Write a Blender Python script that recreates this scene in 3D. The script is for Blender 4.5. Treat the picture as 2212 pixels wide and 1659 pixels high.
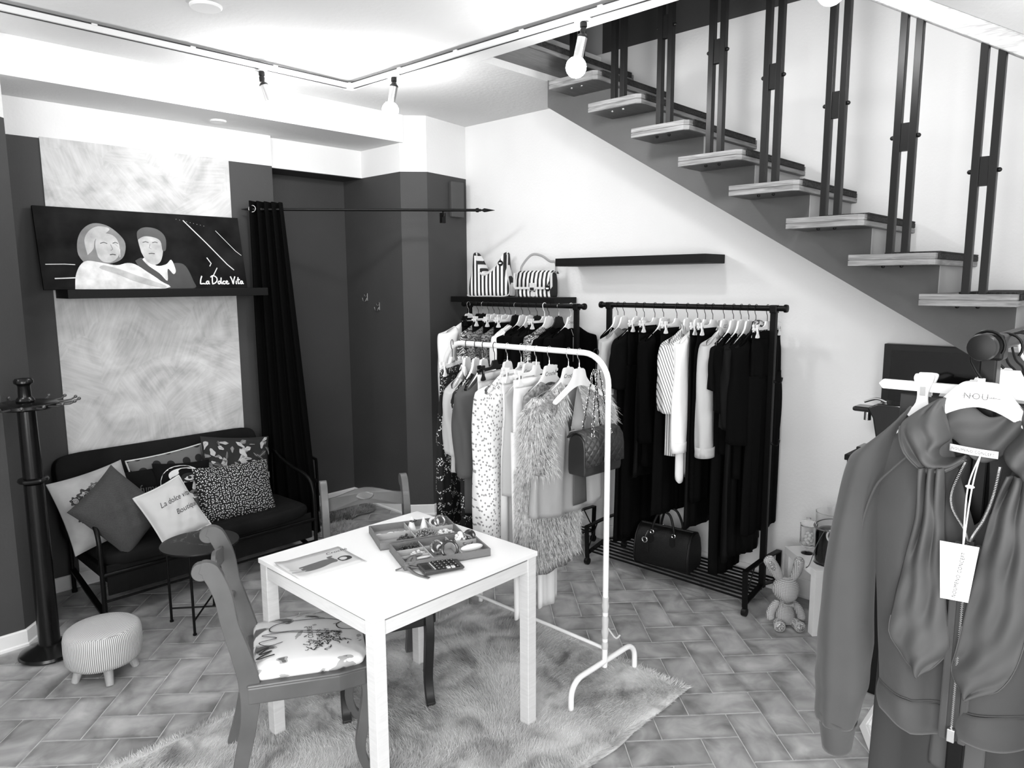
import bpy, math, random
import numpy as np
from mathutils import Vector, Matrix, Euler
for o in list(bpy.data.objects): bpy.data.objects.remove(o)
S = bpy.context.scene; COL = S.collection
rnd = random.Random(7)
PI = math.pi
# ---------------------------------------------------------------- camera, light, exposure
cam = bpy.data.cameras.new('camera'); camo = bpy.data.objects.new('camera', cam); COL.objects.link(camo)
cam.sensor_width = 36.0; cam.lens = 1557.0 / 2212.0 * 36.0; cam.clip_start = 0.05; cam.clip_end = 60
_p, _t, _r = math.radians(8.04), math.radians(43.5), math.radians(-0.3)
fw = Vector((math.cos(_t)*math.cos(_p), math.sin(_t)*math.cos(_p), -math.sin(_p)))
rt = Vector((math.sin(_t), -math.cos(_t), 0)); up = rt.cross(fw)
rt2 = rt*math.cos(_r) + up*math.sin(_r); up2 = -rt*math.sin(_r) + up*math.cos(_r)
m = Matrix((rt2, up2, -fw)).transposed().to_4x4(); m.translation = Vector((0, 0, 1.8)); camo.matrix_world = m
S.camera = camo
w = bpy.data.worlds.new('world'); S.world = w; w.use_nodes = True
w.node_tree.nodes['Background'].inputs[0].default_value = (1, 1, 1, 1)
w.node_tree.nodes['Background'].inputs[1].default_value = 0.10
S.view_settings.view_transform = 'Standard'; S.view_settings.look = 'None'
S.view_settings.gamma = 1.0; S.view_settings.exposure = 0.42; S.view_settings.use_curve_mapping = False
BULB = 175.0
def area(name, loc, to, sx, sy, power):
    l = bpy.data.lights.new(name, 'AREA'); l.shape = 'RECTANGLE'; l.size = sx; l.size_y = sy; l.energy = power
    o = bpy.data.objects.new(name, l); COL.objects.link(o); o.location = loc
    o.rotation_euler = (Vector(to) - Vector(loc)).to_track_quat('-Z', 'Y').to_euler()
    return o
area('left_fill_light', (-1.5, -.35, 1.65), (3.0, 2.2, 1.0), 2.3, 2.2, 130)  # added area fill from the left, evens out the right wall
area('rear_fill_light', (.9, -2.3, 1.7), (2.4, 2.8, 1.0), 2.2, 2.2, 95)  # second added fill light, out of view behind the camera
# ---------------------------------------------------------------- helpers
class MB:
    def __init__(s): s.v = []; s.f = []; s.m = []
    def add(s, vs, fs, mi=0):
        b = len(s.v); s.v.extend(tuple(p) for p in vs)
        for f in fs: s.f.append(tuple(b+i for i in f)); s.m.append(mi)
        return s
    def box(s, x0, x1, y0, y1, z0, z1, mi=0, M=None):
        vs = [Vector(p) for p in ((x0,y0,z0),(x1,y0,z0),(x1,y1,z0),(x0,y1,z0),(x0,y0,z1),(x1,y0,z1),(x1,y1,z1),(x0,y1,z1))]
        if M is not None: vs = [M @ p for p in vs]
        return s.add(vs, [(0,3,2,1),(4,5,6,7),(0,1,5,4),(1,2,6,5),(2,3,7,6),(3,0,4,7)], mi)
    def bar(s, a, b, w, h, upv=(0,0,1), mi=0):
        a = Vector(a); b = Vector(b); d = (b-a); L = d.length; d = d/L; u = Vector(upv)
        if abs(d.dot(u)) > .98: u = Vector((1,0,0))
        r = d.cross(u).normalized(); u = r.cross(d)
        vs = []
        for t in (a, b):
            for i, j in ((-1,-1),(1,-1),(1,1),(-1,1)): vs.append(t + r*(i*w/2) + u*(j*h/2))
        return s.add(vs, [(0,1,2,3),(7,6,5,4),(0,4,5,1),(1,5,6,2),(2,6,7,3),(3,7,4,0)], mi)
    def tube(s, path, r, n=8, closed=False, mi=0, flat=1.0):
        P = [Vector(p) for p in path]; k = len(P); R = r if isinstance(r, (list, tuple)) else [r]*k
        T = []
        for i in range(k):
            if closed: t = P[(i+1) % k] - P[i-1]
            else: t = P[min(i+1, k-1)] - P[max(i-1, 0)]
            T.append(t.normalized())
        u = Vector((0,0,1)) if abs(T[0].z) < .9 else Vector((0,1,0))
        u = (u - T[0]*u.dot(T[0])).normalized(); vs = []; 
        for i in range(k):
            if i: 
                u = u - T[i]*u.dot(T[i])
                u = u.normalized() if u.length > 1e-6 else T[i].orthogonal().normalized()
            b = T[i].cross(u)
            for j in range(n):
                a = 2*PI*j/n; vs.append(P[i] + u*(math.cos(a)*R[i]*flat) + b*(math.sin(a)*R[i]))
        fs = []
        for i in range(k if closed else k-1):
            i2 = (i+1) % k
            for j in range(n): fs.append((i*n+j, i*n+(j+1) % n, i2*n+(j+1) % n, i2*n+j))
        if not closed: fs.append(tuple(range(n-1, -1, -1))); fs.append(tuple((k-1)*n+j for j in range(n)))
        return s.add(vs, fs, mi)
    def cyl(s, a, b, r, n=16, r2=None, mi=0): return s.tube([a, b], [r, r if r2 is None else r2], n, mi=mi)
    def lathe(s, prof, n=24, c=(0,0,0), M=None, mi=0):
        vs = []; fs = []; k = len(prof)
        for r, z in prof:
            for j in range(n):
                a = 2*PI*j/n; p = Vector((r*math.cos(a), r*math.sin(a), z))
                if M is not None: p = M @ p
                vs.append(p + Vector(c))
        for i in range(k-1):
            for j in range(n): fs.append((i*n+j, i*n+(j+1) % n, (i+1)*n+(j+1) % n, (i+1)*n+j))
        fs.append(tuple(range(n-1, -1, -1))); fs.append(tuple((k-1)*n+j for j in range(n)))
        return s.add(vs, fs, mi)
    def prism(s, poly, h, M=None, mi=0, z0=0.0):
        n = len(poly); vs = [Vector((x, y, z0)) for x, y in poly] + [Vector((x, y, z0+h)) for x, y in poly]
        if M is not None: vs = [M @ p for p in vs]
        fs = [tuple(range(n-1, -1, -1)), tuple(range(n, 2*n))] + [(i, (i+1) % n, n+(i+1) % n, n+i) for i in range(n)]
        return s.add(vs, fs, mi)
    def grid(s, fn, nu, nv, cu=False, cv=False, mi=0):
        U = nu if cu else nu+1; V = nv if cv else nv+1
        vs = [fn(i/nu, j/nv) for j in range(V) for i in range(U)]; fs = []
        for j in range(nv):
            for i in range(nu):
                a = j*U+i; b = j*U+(i+1) % U; c = ((j+1) % V)*U+(i+1) % U; d = ((j+1) % V)*U+i
                fs.append((a, b, c, d))
        return s.add(vs, fs, mi)
    def ball(s, c, r, n=16, k=10, M=None, mi=0):
        rx, ry, rz = r if isinstance(r, tuple) else (r, r, r)
        vs = []; fs = []
        for i in range(1, k):
            ph = PI*i/k
            for j in range(n):
                a = 2*PI*j/n; p = Vector((rx*math.sin(ph)*math.cos(a), ry*math.sin(ph)*math.sin(a), rz*math.cos(ph)))
                if M is not None: p = M @ p
                vs.append(p + Vector(c))
        t = Vector((0,0,rz)); b = Vector((0,0,-rz))
        if M is not None: t = M @ t; b = M @ b
        vs.append(t+Vector(c)); vs.append(b+Vector(c)); T = len(vs)-2
        for i in range(k-2):
            for j in range(n): fs.append((i*n+j, (i+1)*n+j, (i+1)*n+(j+1) % n, i*n+(j+1) % n))
        for j in range(n):
            fs.append((T, j, (j+1) % n)); fs.append((T+1, (k-2)*n+(j+1) % n, (k-2)*n+j))
        return s.add(vs, fs, mi)
def mesh(name, mb, mats, smooth=True, angle=40, recalc=True):
    me = bpy.data.meshes.new(name); me.from_pydata([tuple(p) for p in mb.v], [], mb.f)
    for mm in (mats if isinstance(mats, (list, tuple)) else [mats]): me.materials.append(mm)
    if any(mb.m): me.polygons.foreach_set('material_index', mb.m)
    if smooth:
        me.polygons.foreach_set('use_smooth', [True]*len(me.polygons))
    me.update()
    if smooth: me.set_sharp_from_angle(angle=math.radians(angle))
    return me
def link(name, me, parent=None, loc=None, rot=None):
    o = bpy.data.objects.new(name, me); COL.objects.link(o)
    if parent is not None: o.parent = parent
    if loc is not None: o.location = loc
    if rot is not None: o.rotation_euler = rot
    return o
def part(name, mb, mats, parent=None, smooth=True, bevel=0, sub=0, solid=0, label=None, angle=40, kind=None, loc=None, rot=None):
    o = link(name, mesh(name, mb, mats, smooth, angle), parent, loc, rot)
    if solid:
        md = o.modifiers.new('solid', 'SOLIDIFY'); md.thickness = solid; md.offset = 0
    if bevel:
        md = o.modifiers.new('bevel', 'BEVEL'); md.width = bevel; md.segments = 2; md.limit_method = 'ANGLE'; md.angle_limit = math.radians(50)
    if sub:
        md = o.modifiers.new('sub', 'SUBSURF'); md.levels = sub; md.render_levels = sub
    if label: o['label'] = label
    if kind: o['kind'] = kind
    return o
def tag(o, label, cat, group=None):
    o['label'] = label; o['category'] = cat
    if group: o['group'] = group
    return o
def thing(name, label, cat, loc=(0,0,0), rz=0.0, group=None, rot=None):
    o = bpy.data.objects.new(name, None); COL.objects.link(o); o.empty_display_size = .05
    o.location = loc; o.rotation_euler = rot if rot else (0, 0, rz)
    return tag(o, label, cat, group)
def struct(o): o['kind'] = 'structure'; return o
def dup(root, loc=None, rot=None, label=None, group=None):
    r = root.copy(); COL.objects.link(r)
    if loc is not None: r.location = loc
    if rot is not None: r.rotation_euler = rot
    if label: r['label'] = label
    if group: r['group'] = group
    for ch in list(root.children):
        c = ch.copy(); COL.objects.link(c); c.parent = r
        for g in list(ch.children):
            d = g.copy(); COL.objects.link(d); d.parent = c
    return r
# ---- materials
def M(name, g, rough=.6, metal=0.0, spec=.4, bump=0.0, bscale=40.0, var=0.0, vscale=3.0, sheen=0.0, build=None, trans=0.0, emit=0.0, coat=0.0):
    mt = bpy.data.materials.new(name); mt.use_nodes = True; nt = mt.node_tree; b = nt.nodes['Principled BSDF']
    b.inputs['Base Color'].default_value = (g, g, g, 1); b.inputs['Roughness'].default_value = rough
    b.inputs['Metallic'].default_value = metal; b.inputs['Specular IOR Level'].default_value = spec
    b.inputs['Sheen Weight'].default_value = sheen; b.inputs['Transmission Weight'].default_value = trans
    b.inputs['Coat Weight'].default_value = coat
    if emit: b.inputs['Emission Color'].default_value = (1,1,1,1); b.inputs['Emission Strength'].default_value = emit
    tc = nt.nodes.new('ShaderNodeTexCoord')
    if var:
        n = nt.nodes.new('ShaderNodeTexNoise'); n.inputs['Scale'].default_value = vscale; n.inputs['Detail'].default_value = 5
        nt.links.new(tc.outputs['Object'], n.inputs['Vector'])
        mr = nt.nodes.new('ShaderNodeMapRange'); mr.inputs[1].default_value = .3; mr.inputs[2].default_value = .7
        mr.inputs[3].default_value = max(0, g-var); mr.inputs[4].default_value = min(1, g+var)
        nt.links.new(n.outputs['Fac'], mr.inputs[0]); nt.links.new(mr.outputs[0], b.inputs['Base Color'])
    if bump:
        n = nt.nodes.new('ShaderNodeTexNoise'); n.inputs['Scale'].default_value = bscale; n.inputs['Detail'].default_value = 4
        nt.links.new(tc.outputs['Object'], n.inputs['Vector'])
        bp = nt.nodes.new('ShaderNodeBump'); bp.inputs['Strength'].default_value = bump; bp.inputs['Distance'].default_value = .01
        nt.links.new(n.outputs['Fac'], bp.inputs['Height']); nt.links.new(bp.outputs[0], b.inputs['Normal'])
    if build: build(nt, b, tc)
    return mt
def nd(nt, t, **kw):
    n = nt.nodes.new(t)
    for k, v in kw.items():
        if k in n.inputs: n.inputs[k].default_value = v
        else: setattr(n, k, v)
    return n
def ramp(nt, src, stops, interp='LINEAR'):
    r = nt.nodes.new('ShaderNodeValToRGB'); r.color_ramp.interpolation = interp
    e = r.color_ramp.elements
    while len(e) < len(stops): e.new(0.5)
    for i, (p, g) in enumerate(stops): e[i].position = p; e[i].color = (g, g, g, 1)
    nt.links.new(src, r.inputs[0]); return r
def mapping(nt, tc, scale=(1,1,1), rot=(0,0,0), out='Object', loc=(0,0,0)):
    mp = nt.nodes.new('ShaderNodeMapping'); mp.inputs['Scale'].default_value = scale; mp.inputs['Rotation'].default_value = rot; mp.inputs['Location'].default_value = loc
    nt.links.new(tc.outputs[out], mp.inputs[0]); return mp
def stripes(name, lo, hi, freq, axis='X', duty=.5, rot=(0,0,0), dist=0.0, rough=.7):
    def b(nt, bs, tc):
        mp = mapping(nt, tc, rot=rot)
        wv = nd(nt, 'ShaderNodeTexWave', Scale=freq, Distortion=dist); wv.bands_direction = axis; wv.wave_profile = 'SAW'
        nt.links.new(mp.outputs[0], wv.inputs['Vector'])
        r = ramp(nt, wv.outputs['Fac'], [(0, lo), (duty, hi)], 'CONSTANT'); nt.links.new(r.outputs[0], bs.inputs['Base Color'])
    return M(name, hi, rough, build=b)
def dots(name, bg, fg, scale, rad=.35, rnd_=.6, rot=(0,0,0), scl=(1,1,1), rough=.8):
    def b(nt, bs, tc):
        mp = mapping(nt, tc, scale=scl, rot=rot); sp = nt.nodes.new('ShaderNodeSeparateXYZ'); cx_ = nt.nodes.new('ShaderNodeCombineXYZ')
        nt.links.new(mp.outputs[0], sp.inputs[0]); nt.links.new(sp.outputs[0], cx_.inputs[0]); nt.links.new(sp.outputs[2], cx_.inputs[1])
        v = nd(nt, 'ShaderNodeTexVoronoi'); v.voronoi_dimensions = '2D'; v.inputs['Scale'].default_value = scale; v.inputs['Randomness'].default_value = rnd_; nt.links.new(cx_.outputs[0], v.inputs['Vector'])
        r = ramp(nt, v.outputs['Distance'], [(0, fg), (rad, bg)], 'CONSTANT'); nt.links.new(r.outputs[0], bs.inputs['Base Color'])
    return M(name, bg, rough, build=b)
def swirl(name, stops, scale, dist=6.0, dscale=1.5, rough=.8, kind='RINGS'):
    def b(nt, bs, tc):
        wv = nd(nt, 'ShaderNodeTexWave', Scale=scale, Distortion=dist); wv.inputs['Detail Scale'].default_value = dscale
        wv.wave_type = kind; nt.links.new(tc.outputs['Object'], wv.inputs['Vector'])
        r = ramp(nt, wv.outputs['Fac'], stops, 'CONSTANT'); nt.links.new(r.outputs[0], bs.inputs['Base Color'])
    return M(name, .5, rough, build=b)
WHITE = M('white_wall_paint', .74, .85, bump=.15, bscale=60, var=.015, vscale=2)
CEIL = M('white_ceiling_paint', .66, .9, bump=.25, bscale=35, var=.02, vscale=1.5)
DARK = M('dark_grey_wall_paint', .044, .7, bump=.1, bscale=80, var=.004, vscale=2)
STAIRG = M('grey_stair_paint', .085, .7, bump=.1, bscale=80, var=.01, vscale=2)
def plaster_b(nt, bs, tc):
    n1 = nd(nt, 'ShaderNodeTexNoise', Scale=2.6, Detail=8.0, Distortion=2.5); nt.links.new(tc.outputs['Object'], n1.inputs['Vector'])
    nn = nd(nt, 'ShaderNodeTexNoise', Scale=3.0, Detail=2.0); nt.links.new(tc.outputs['Object'], nn.inputs['Vector'])
    sc0 = nd(nt, 'ShaderNodeVectorMath', operation='SCALE'); sc0.inputs['Scale'].default_value = .35; nt.links.new(nn.outputs['Color'], sc0.inputs[0])
    ad0 = nd(nt, 'ShaderNodeVectorMath', operation='ADD'); nt.links.new(tc.outputs['Object'], ad0.inputs[0]); nt.links.new(sc0.outputs[0], ad0.inputs[1])
    n0 = nd(nt, 'ShaderNodeTexVoronoi', Scale=3.6); nt.links.new(ad0.outputs[0], n0.inputs['Vector']); s0 = nt.nodes.new('ShaderNodeSeparateXYZ'); nt.links.new(n0.outputs['Color'], s0.inputs[0])
    mpr = nt.nodes.new('ShaderNodeVectorRotate'); mpr.rotation_type = 'Y_AXIS'; ml = nd(nt, 'ShaderNodeMath', operation='MULTIPLY'); ml.inputs[1].default_value = 6.28
    nt.links.new(s0.outputs[0], ml.inputs[0]); nt.links.new(ml.outputs[0], mpr.inputs['Angle']); nt.links.new(tc.outputs['Object'], mpr.inputs['Vector'])
    ms = mapping(nt, tc, scale=(5, 5, 70)); nt.links.new(mpr.outputs[0], ms.inputs[0])
    n2 = nd(nt, 'ShaderNodeTexNoise', Scale=1.0, Detail=3.0); nt.links.new(ms.outputs[0], n2.inputs['Vector'])
    mx = nd(nt, 'ShaderNodeMath', operation='MULTIPLY_ADD'); mx.inputs[1].default_value = .34
    nt.links.new(n2.outputs['Fac'], mx.inputs[0]); nt.links.new(n1.outputs['Fac'], mx.inputs[2])
    r = ramp(nt, mx.outputs[0], [(.46, .36), (.66, .50), (.90, .64)]); nt.links.new(r.outputs[0], bs.inputs['Base Color'])
    bp = nd(nt, 'ShaderNodeBump', Strength=.25, Distance=.004); nt.links.new(n2.outputs['Fac'], bp.inputs['Height']); nt.links.new(bp.outputs[0], bs.inputs['Normal'])
PLASTER = M('combed_plaster', .5, .55, build=plaster_b)
BASEB = M('white_baseboard_tile', .72, .35, var=.04, vscale=6)
GROUT = M('grout', .42, .9, var=.12, vscale=14)
def tile_b(nt, bs, tc):
    oi = nt.nodes.new('ShaderNodeObjectInfo')
    mp = mapping(nt, tc, scale=(1,1,0))
    ad = nd(nt, 'ShaderNodeVectorMath', operation='ADD'); mul = nd(nt, 'ShaderNodeVectorMath', operation='MULTIPLY')
    cmb = nt.nodes.new('ShaderNodeCombineXYZ')
    sc = nd(nt, 'ShaderNodeMath', operation='MULTIPLY'); sc.inputs[1].default_value = 37.0
    nt.links.new(oi.outputs['Random'], sc.inputs[0]); nt.links.new(sc.outputs[0], cmb.inputs[0]); nt.links.new(sc.outputs[0], cmb.inputs[1])
    nt.links.new(mp.outputs[0], ad.inputs[0]); nt.links.new(cmb.outputs[0], ad.inputs[1])
    n = nd(nt, 'ShaderNodeTexNoise', Scale=7.0, Detail=4.0, Distortion=.6); nt.links.new(ad.outputs[0], n.inputs['Vector'])
    # rim of every tile is fired darker
    sp = nt.nodes.new('ShaderNodeSeparateXYZ'); nt.links.new(tc.outputs['Generated'], sp.inputs[0])
    def edge(o):
        a = nd(nt, 'ShaderNodeMath', operation='SUBTRACT'); a.inputs[1].default_value = .5; nt.links.new(o, a.inputs[0])
        b2 = nd(nt, 'ShaderNodeMath', operation='ABSOLUTE'); nt.links.new(a.outputs[0], b2.inputs[0]); return b2
    mxn = nd(nt, 'ShaderNodeMath', operation='MAXIMUM'); nt.links.new(edge(sp.outputs[0]).outputs[0], mxn.inputs[0]); nt.links.new(edge(sp.outputs[1]).outputs[0], mxn.inputs[1])
    mr = nd(nt, 'ShaderNodeMapRange'); mr.inputs[1].default_value = .34; mr.inputs[2].default_value = .5; mr.inputs[3].default_value = 0; mr.inputs[4].default_value = .16
    nt.links.new(mxn.outputs[0], mr.inputs[0])
    sb = nd(nt, 'ShaderNodeMath', operation='SUBTRACT'); nt.links.new(n.outputs['Fac'], sb.inputs[0]); nt.links.new(mr.outputs[0], sb.inputs[1])
    r = ramp(nt, sb.outputs[0], [(.22, .15), (.5, .31), (.75, .47)])
    nt.links.new(r.outputs[0], bs.inputs['Base Color'])
    bp = nd(nt, 'ShaderNodeBump', Strength=.12, Distance=.01); nt.links.new(n.outputs['Fac'], bp.inputs['Height']); nt.links.new(bp.outputs[0], bs.inputs['Normal'])
TILE = M('floor_tile_glaze', .24, .42, spec=.35, build=tile_b)
BLK = M('black_paint', .004, .45, spec=.25); BLKM = M('black_metal', .003, .4, spec=.18); BLKW = M('black_wood', .003, .55, spec=.2)
WHT = M('white_lacquer', .74, .4); WHTM = M('white_metal', .84, .35); WHTP = M('white_plastic', .76, .3, spec=.5)
CHR = M('chrome', .75, .15, metal=1); STEEL = M('steel', .35, .3, metal=1)
# ---- text as mesh
def text_geo(s, size, shear=0.0, sx=1.0, sp=1.0):
    c = bpy.data.curves.new('t', 'FONT'); c.body = s; c.size = size; c.shear = shear; c.align_x = 'CENTER'; c.align_y = 'CENTER'; c.space_character = sp; c.resolution_u = 4
    o = bpy.data.objects.new('t', c); COL.objects.link(o)
    dg = bpy.context.evaluated_depsgraph_get(); me = o.evaluated_get(dg).to_mesh()
    vs = [(v.co.x*sx, v.co.y) for v in me.vertices]; fs = [tuple(p.vertices) for p in me.polygons]
    o.evaluated_get(dg).to_mesh_clear(); bpy.data.objects.remove(o); bpy.data.curves.remove(c)
    return vs, fs
def text_part(name, s, size, mat, parent, fn, shear=0.0, sx=1.0, sp=1.0, label=None):
    vs, fs = text_geo(s, size, shear, sx, sp); mb = MB(); mb.add([fn(x, y) for x, y in vs], fs)
    return part(name, mb, mat, parent, smooth=False, label=label)
def arc(c, r, a0, a1, n, ax1=(1,0,0), ax2=(0,0,1)):
    c = Vector(c); a = Vector(ax1); b = Vector(ax2)
    return [c + a*(r*math.cos(a0+(a1-a0)*i/n)) + b*(r*math.sin(a0+(a1-a0)*i/n)) for i in range(n+1)]
def spline(P, n=6):
    P = [Vector(p) for p in P]; out = []
    for i in range(len(P)-1):
        p0 = P[max(i-1,0)]; p1 = P[i]; p2 = P[i+1]; p3 = P[min(i+2,len(P)-1)]
        for k in range(n):
            t = k/n; out.append(.5*((2*p1)+(p2-p0)*t+(2*p0-5*p1+4*p2-p3)*t*t+(3*p1-p0-3*p2+p3)*t**3))
    out.append(P[-1]); return out
def ribbon(mb, pts, wd, th=.0006, mi=0, nrm=(0,-1,0)):
    # flat printed stroke along pts in the plane with normal nrm
    n = Vector(nrm); pts = [Vector(p) for p in pts]; vs = []
    for i, p in enumerate(pts):
        t = (pts[min(i+1, len(pts)-1)] - pts[max(i-1, 0)]).normalized(); b = t.cross(n).normalized()*(wd/2)
        vs += [p-b, p+b]
    mb.add(vs, [(2*i, 2*i+1, 2*i+3, 2*i+2) for i in range(len(pts)-1)], mi)
# ================================================================= STRUCTURE
# floor: herringbone tiles (2:1) on a grout bed
fl = struct(part('floor', MB().box(-1.6, 4.3, -2.6, 5.4, -.06, -.0025), GROUT, smooth=False))
TW = .1545; rotf = math.radians(-45+1.8)
sx_, sy_ = Vector((math.cos(rotf), math.sin(rotf))), Vector((-math.sin(rotf), math.cos(rotf)))
A0 = Vector((2.533, 1.391))            # near-left corner of one long-way tile, cell (0,0)
def tilemesh(name, a, b, g=.0022):
    t = .0022; mb = MB(); vs = []
    for z, e in ((-.01, 0), (-t, 0), (0, t)):
        vs += [(-a/2+g+e, -b/2+g+e, z), (a/2-g-e, -b/2+g+e, z), (a/2-g-e, b/2-g-e, z), (-a/2+g+e, b/2-g-e, z)]
    mb.add(vs, [(0,1,5,4),(1,2,6,5),(2,3,7,6),(3,0,4,7),(4,5,9,8),(5,6,10,9),(6,7,11,10),(7,4,8,11),(8,9,10,11)])
    return mesh(name, mb, TILE, smooth=False)
mh = tilemesh('floor_tile', 2*TW, TW)
tl = []
for j in range(-36, 40):
    for i in range(-36, 40):
        k = (i-j) % 4
        if k == 0: c = (i+1, j+.5); r = 0
        elif k == 2: c = (i+.5, j); r = 1
        elif k == 3: continue
        else: continue
        p = A0 + sx_*(c[0]*TW) + sy_*(c[1]*TW)
        if -1.7 < p.x < 4.15 and -2.7 < p.y < 5.3: tl.append((p, r))
for (p, r) in list(tl): pass
def vis(p):
    d = Vector((p.x, p.y, 0)) - Vector((0,0,1.8)); z = d.dot(fw)
    if z <= .1: return False
    x = 1106+1557*d.dot(rt2)/z; y = 829.5-1557*d.dot(up2)/z
    return -60 < x < 2270 and y < 1740 and p.x < 4.05 and p.y < 5.1
tl.sort(key=lambda q: (not vis(q[0]), q[0].length))
stuffmb = MB()
for n_, (p, r) in enumerate(tl):
    if n_ < 296 and vis(p):
        o = link('floor_tile', mh, fl, (p.x, p.y, rnd.uniform(-.0006, .0004)), (0, 0, rotf + (PI/2 if r else 0)))
    else:
        R = Matrix.Translation((p.x, p.y, 0)) @ Matrix.Rotation(rotf + (PI/2 if r else 0), 4, 'Z')
        stuffmb.box(-TW+.0022, TW-.0022, -TW/2+.0022, TW/2-.0022, -.01, 0, M=R)
part('outer_floor_tiles', stuffmb, TILE, fl, smooth=False, kind='stuff')
# walls (each a solid, lower part dark paint, upper part white)
def wall(name, foot, zs, mats, th=.12, side=1):
    """foot: list of xy, room side on the right-hand of travel; zs: heights, mats per band"""
    mb = MB(); P = [Vector((x, y)) for x, y in foot]; k = len(P); off = []
    for i in range(k):
        d1 = (P[i]-P[i-1]).normalized() if i else (P[1]-P[0]).normalized()
        d2 = (P[i+1]-P[i]).normalized() if i < k-1 else d1
        n1 = Vector((-d1.y, d1.x)); n2 = Vector((-d2.y, d2.x)); b = (n1+n2).normalized(); off.append(P[i] + b*(th/max(.35, b.dot(n1))))
    for z0, z1, mi in zs:
        for i in range(k-1):
            a, b = P[i], P[i+1]; A, B = off[i], off[i+1]
            mb.add([(a.x,a.y,z0),(b.x,b.y,z0),(B.x,B.y,z0),(A.x,A.y,z0),(a.x,a.y,z1),(b.x,b.y,z1),(B.x,B.y,z1),(A.x,A.y,z1)],
                   [(0,3,2,1),(4,5,6,7),(0,1,5,4),(1,2,6,5),(2,3,7,6),(3,0,4,7)], mi)
    return struct(part(name, mb, mats, smooth=False))
PZ = 2.605; CZ = 3.0
zs2 = [(-.02, PZ, 0), (PZ, CZ+.02, 1)]
wall('wall_left', [(-1.6, 4.135), (.79, 4.135), (.955, 4.31), (.955, 4.72)], zs2, [DARK, WHITE])
wl = wall('wall_back', [(.94, 4.75), (2.60, 4.75), (2.60, 5.06), (3.385, 5.06), (3.385, 4.33), (3.53, 4.20), (4.02, 4.29)], zs2, [DARK, WHITE])
struct(part('trim_niche_header', MB().box(2.59, 3.40, 4.81, 5.10, PZ, 2.83, 1).box(2.59, 3.40, 4.811, 5.10, PZ-.004, PZ, 0), [DARK, WHITE], smooth=False))
struct(part('trim_plaster_panel', MB().box(1.208, 2.288, 4.744, 4.76, .02, 2.612), PLASTER, smooth=False))
struct(part('trim_ceiling_beam', MB().box(-1.6, 3.40, 4.30, 5.12, 2.807, 3.02, 0), [WHITE], smooth=False))
wr = struct(part('wall_right', MB().box(4.0, 4.12, -2.6, 4.42, -.02, 3.268, 0).box(4.0, 4.12, -2.6, 2.97, 3.268, 5.2, 1).box(4.0, 4.12, 2.97, 4.42, 3.268, 5.2, 2),
     [WHITE, DARK, M('pale_landing_wall', .35, .8)], smooth=False))
ce = MB().box(-1.6, 2.9, -2.6, 5.3, CZ, 3.25).box(2.9, 4.12, 2.98, 5.3, CZ, 3.25)
ce = struct(part('ceiling', ce, CEIL, smooth=False))
struct(part('wall_landing', MB().box(2.9, 4.12, 4.4, 4.5, 3.25, 5.2, 0).box(2.6, 2.72, -2.6, 4.5, 3.25, 5.2, 0), [M('landing_paint', .3, .8)], smooth=False))
struct(part('ceiling_upper', MB().box(2.6, 4.12, -2.6, 4.5, 5.2, 5.3), CEIL, smooth=False))
# side walls outside the view that close the shop room
struct(part('wall_side', MB().box(-1.72, -1.6, .9, 4.3, -.02, 3.25), WHITE, smooth=False))
# baseboards
def baseb(name, foot, h=.085, t=.012, joints=()):
    P = [Vector((x, y)) for x, y in foot]; mb = MB(); prof = [(0, 0), (t+.006, 0), (t+.006, .012), (t, .018), (t, h-.006), (t-.006, h), (0, h)]
    k = len(P); nr = []
    for i in range(k):
        d1 = (P[i]-P[i-1]).normalized() if i else (P[1]-P[0]).normalized(); d2 = (P[i+1]-P[i]).normalized() if i < k-1 else d1
        n1 = Vector((d1.y, -d1.x)); n2 = Vector((d2.y, -d2.x)); b = (n1+n2).normalized(); nr.append(b/max(.35, b.dot(n1)))
    vs = [(P[i].x+nr[i].x*a, P[i].y+nr[i].y*a, z) for i in range(k) for a, z in prof]; m_ = len(prof)
    fs = [(i*m_+j, (i+1)*m_+j, (i+1)*m_+(j+1) % m_, i*m_+(j+1) % m_) for i in range(k-1) for j in range(m_)]
    fs += [tuple(range(m_)), tuple((k-1)*m_+j for j in range(m_-1, -1, -1))]
    return struct(part(name, mb.add(vs, fs), BASEB, smooth=False))
baseb('baseboard_left', [(-1.6, 4.135), (.79, 4.135), (.955, 4.31), (.955, 4.72)])
baseb('baseboard_back', [(.96, 4.742), (2.60, 4.75), (2.60, 5.06), (3.385, 5.06), (3.385, 4.33), (3.53, 4.20), (3.99, 4.28)])
baseb('baseboard_right', [(4.0, 4.28), (4.0, -2.5)], h=.11)
# ================================================================= STAIRCASE
def wood_b(lo, hi, sc=(1, 14, 14)):
    def b(nt, bs, tc):
        mp = mapping(nt, tc, scale=sc); n = nd(nt, 'ShaderNodeTexNoise', Scale=3.0, Detail=6.0, Distortion=1.0)
        nt.links.new(mp.outputs[0], n.inputs['Vector']); r = ramp(nt, n.outputs['Fac'], [(.3, lo), (.7, hi)]); nt.links.new(r.outputs[0], bs.inputs['Base Color'])
    return b
TREADW = M('tread_edge_wood', .2, .45, build=wood_b(.10, .26, (2, 2, 30)))
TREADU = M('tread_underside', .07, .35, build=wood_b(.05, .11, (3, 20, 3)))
CARPET = M('dark_tread_carpet', .03, .95, bump=1.0, bscale=220, var=.02, vscale=120)
BALU = M('dark_baluster_metal', .005, .4, spec=.22); RAILW = M('pale_handrail_wood', .55, .4, build=wood_b(.26, .52, (30, 3, 30)))
st = thing('staircase', 'open wooden staircase with dark metal balusters rising along the right wall', 'staircase', (3.45, 0, 0))
def sx(v): return v-3.45
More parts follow.
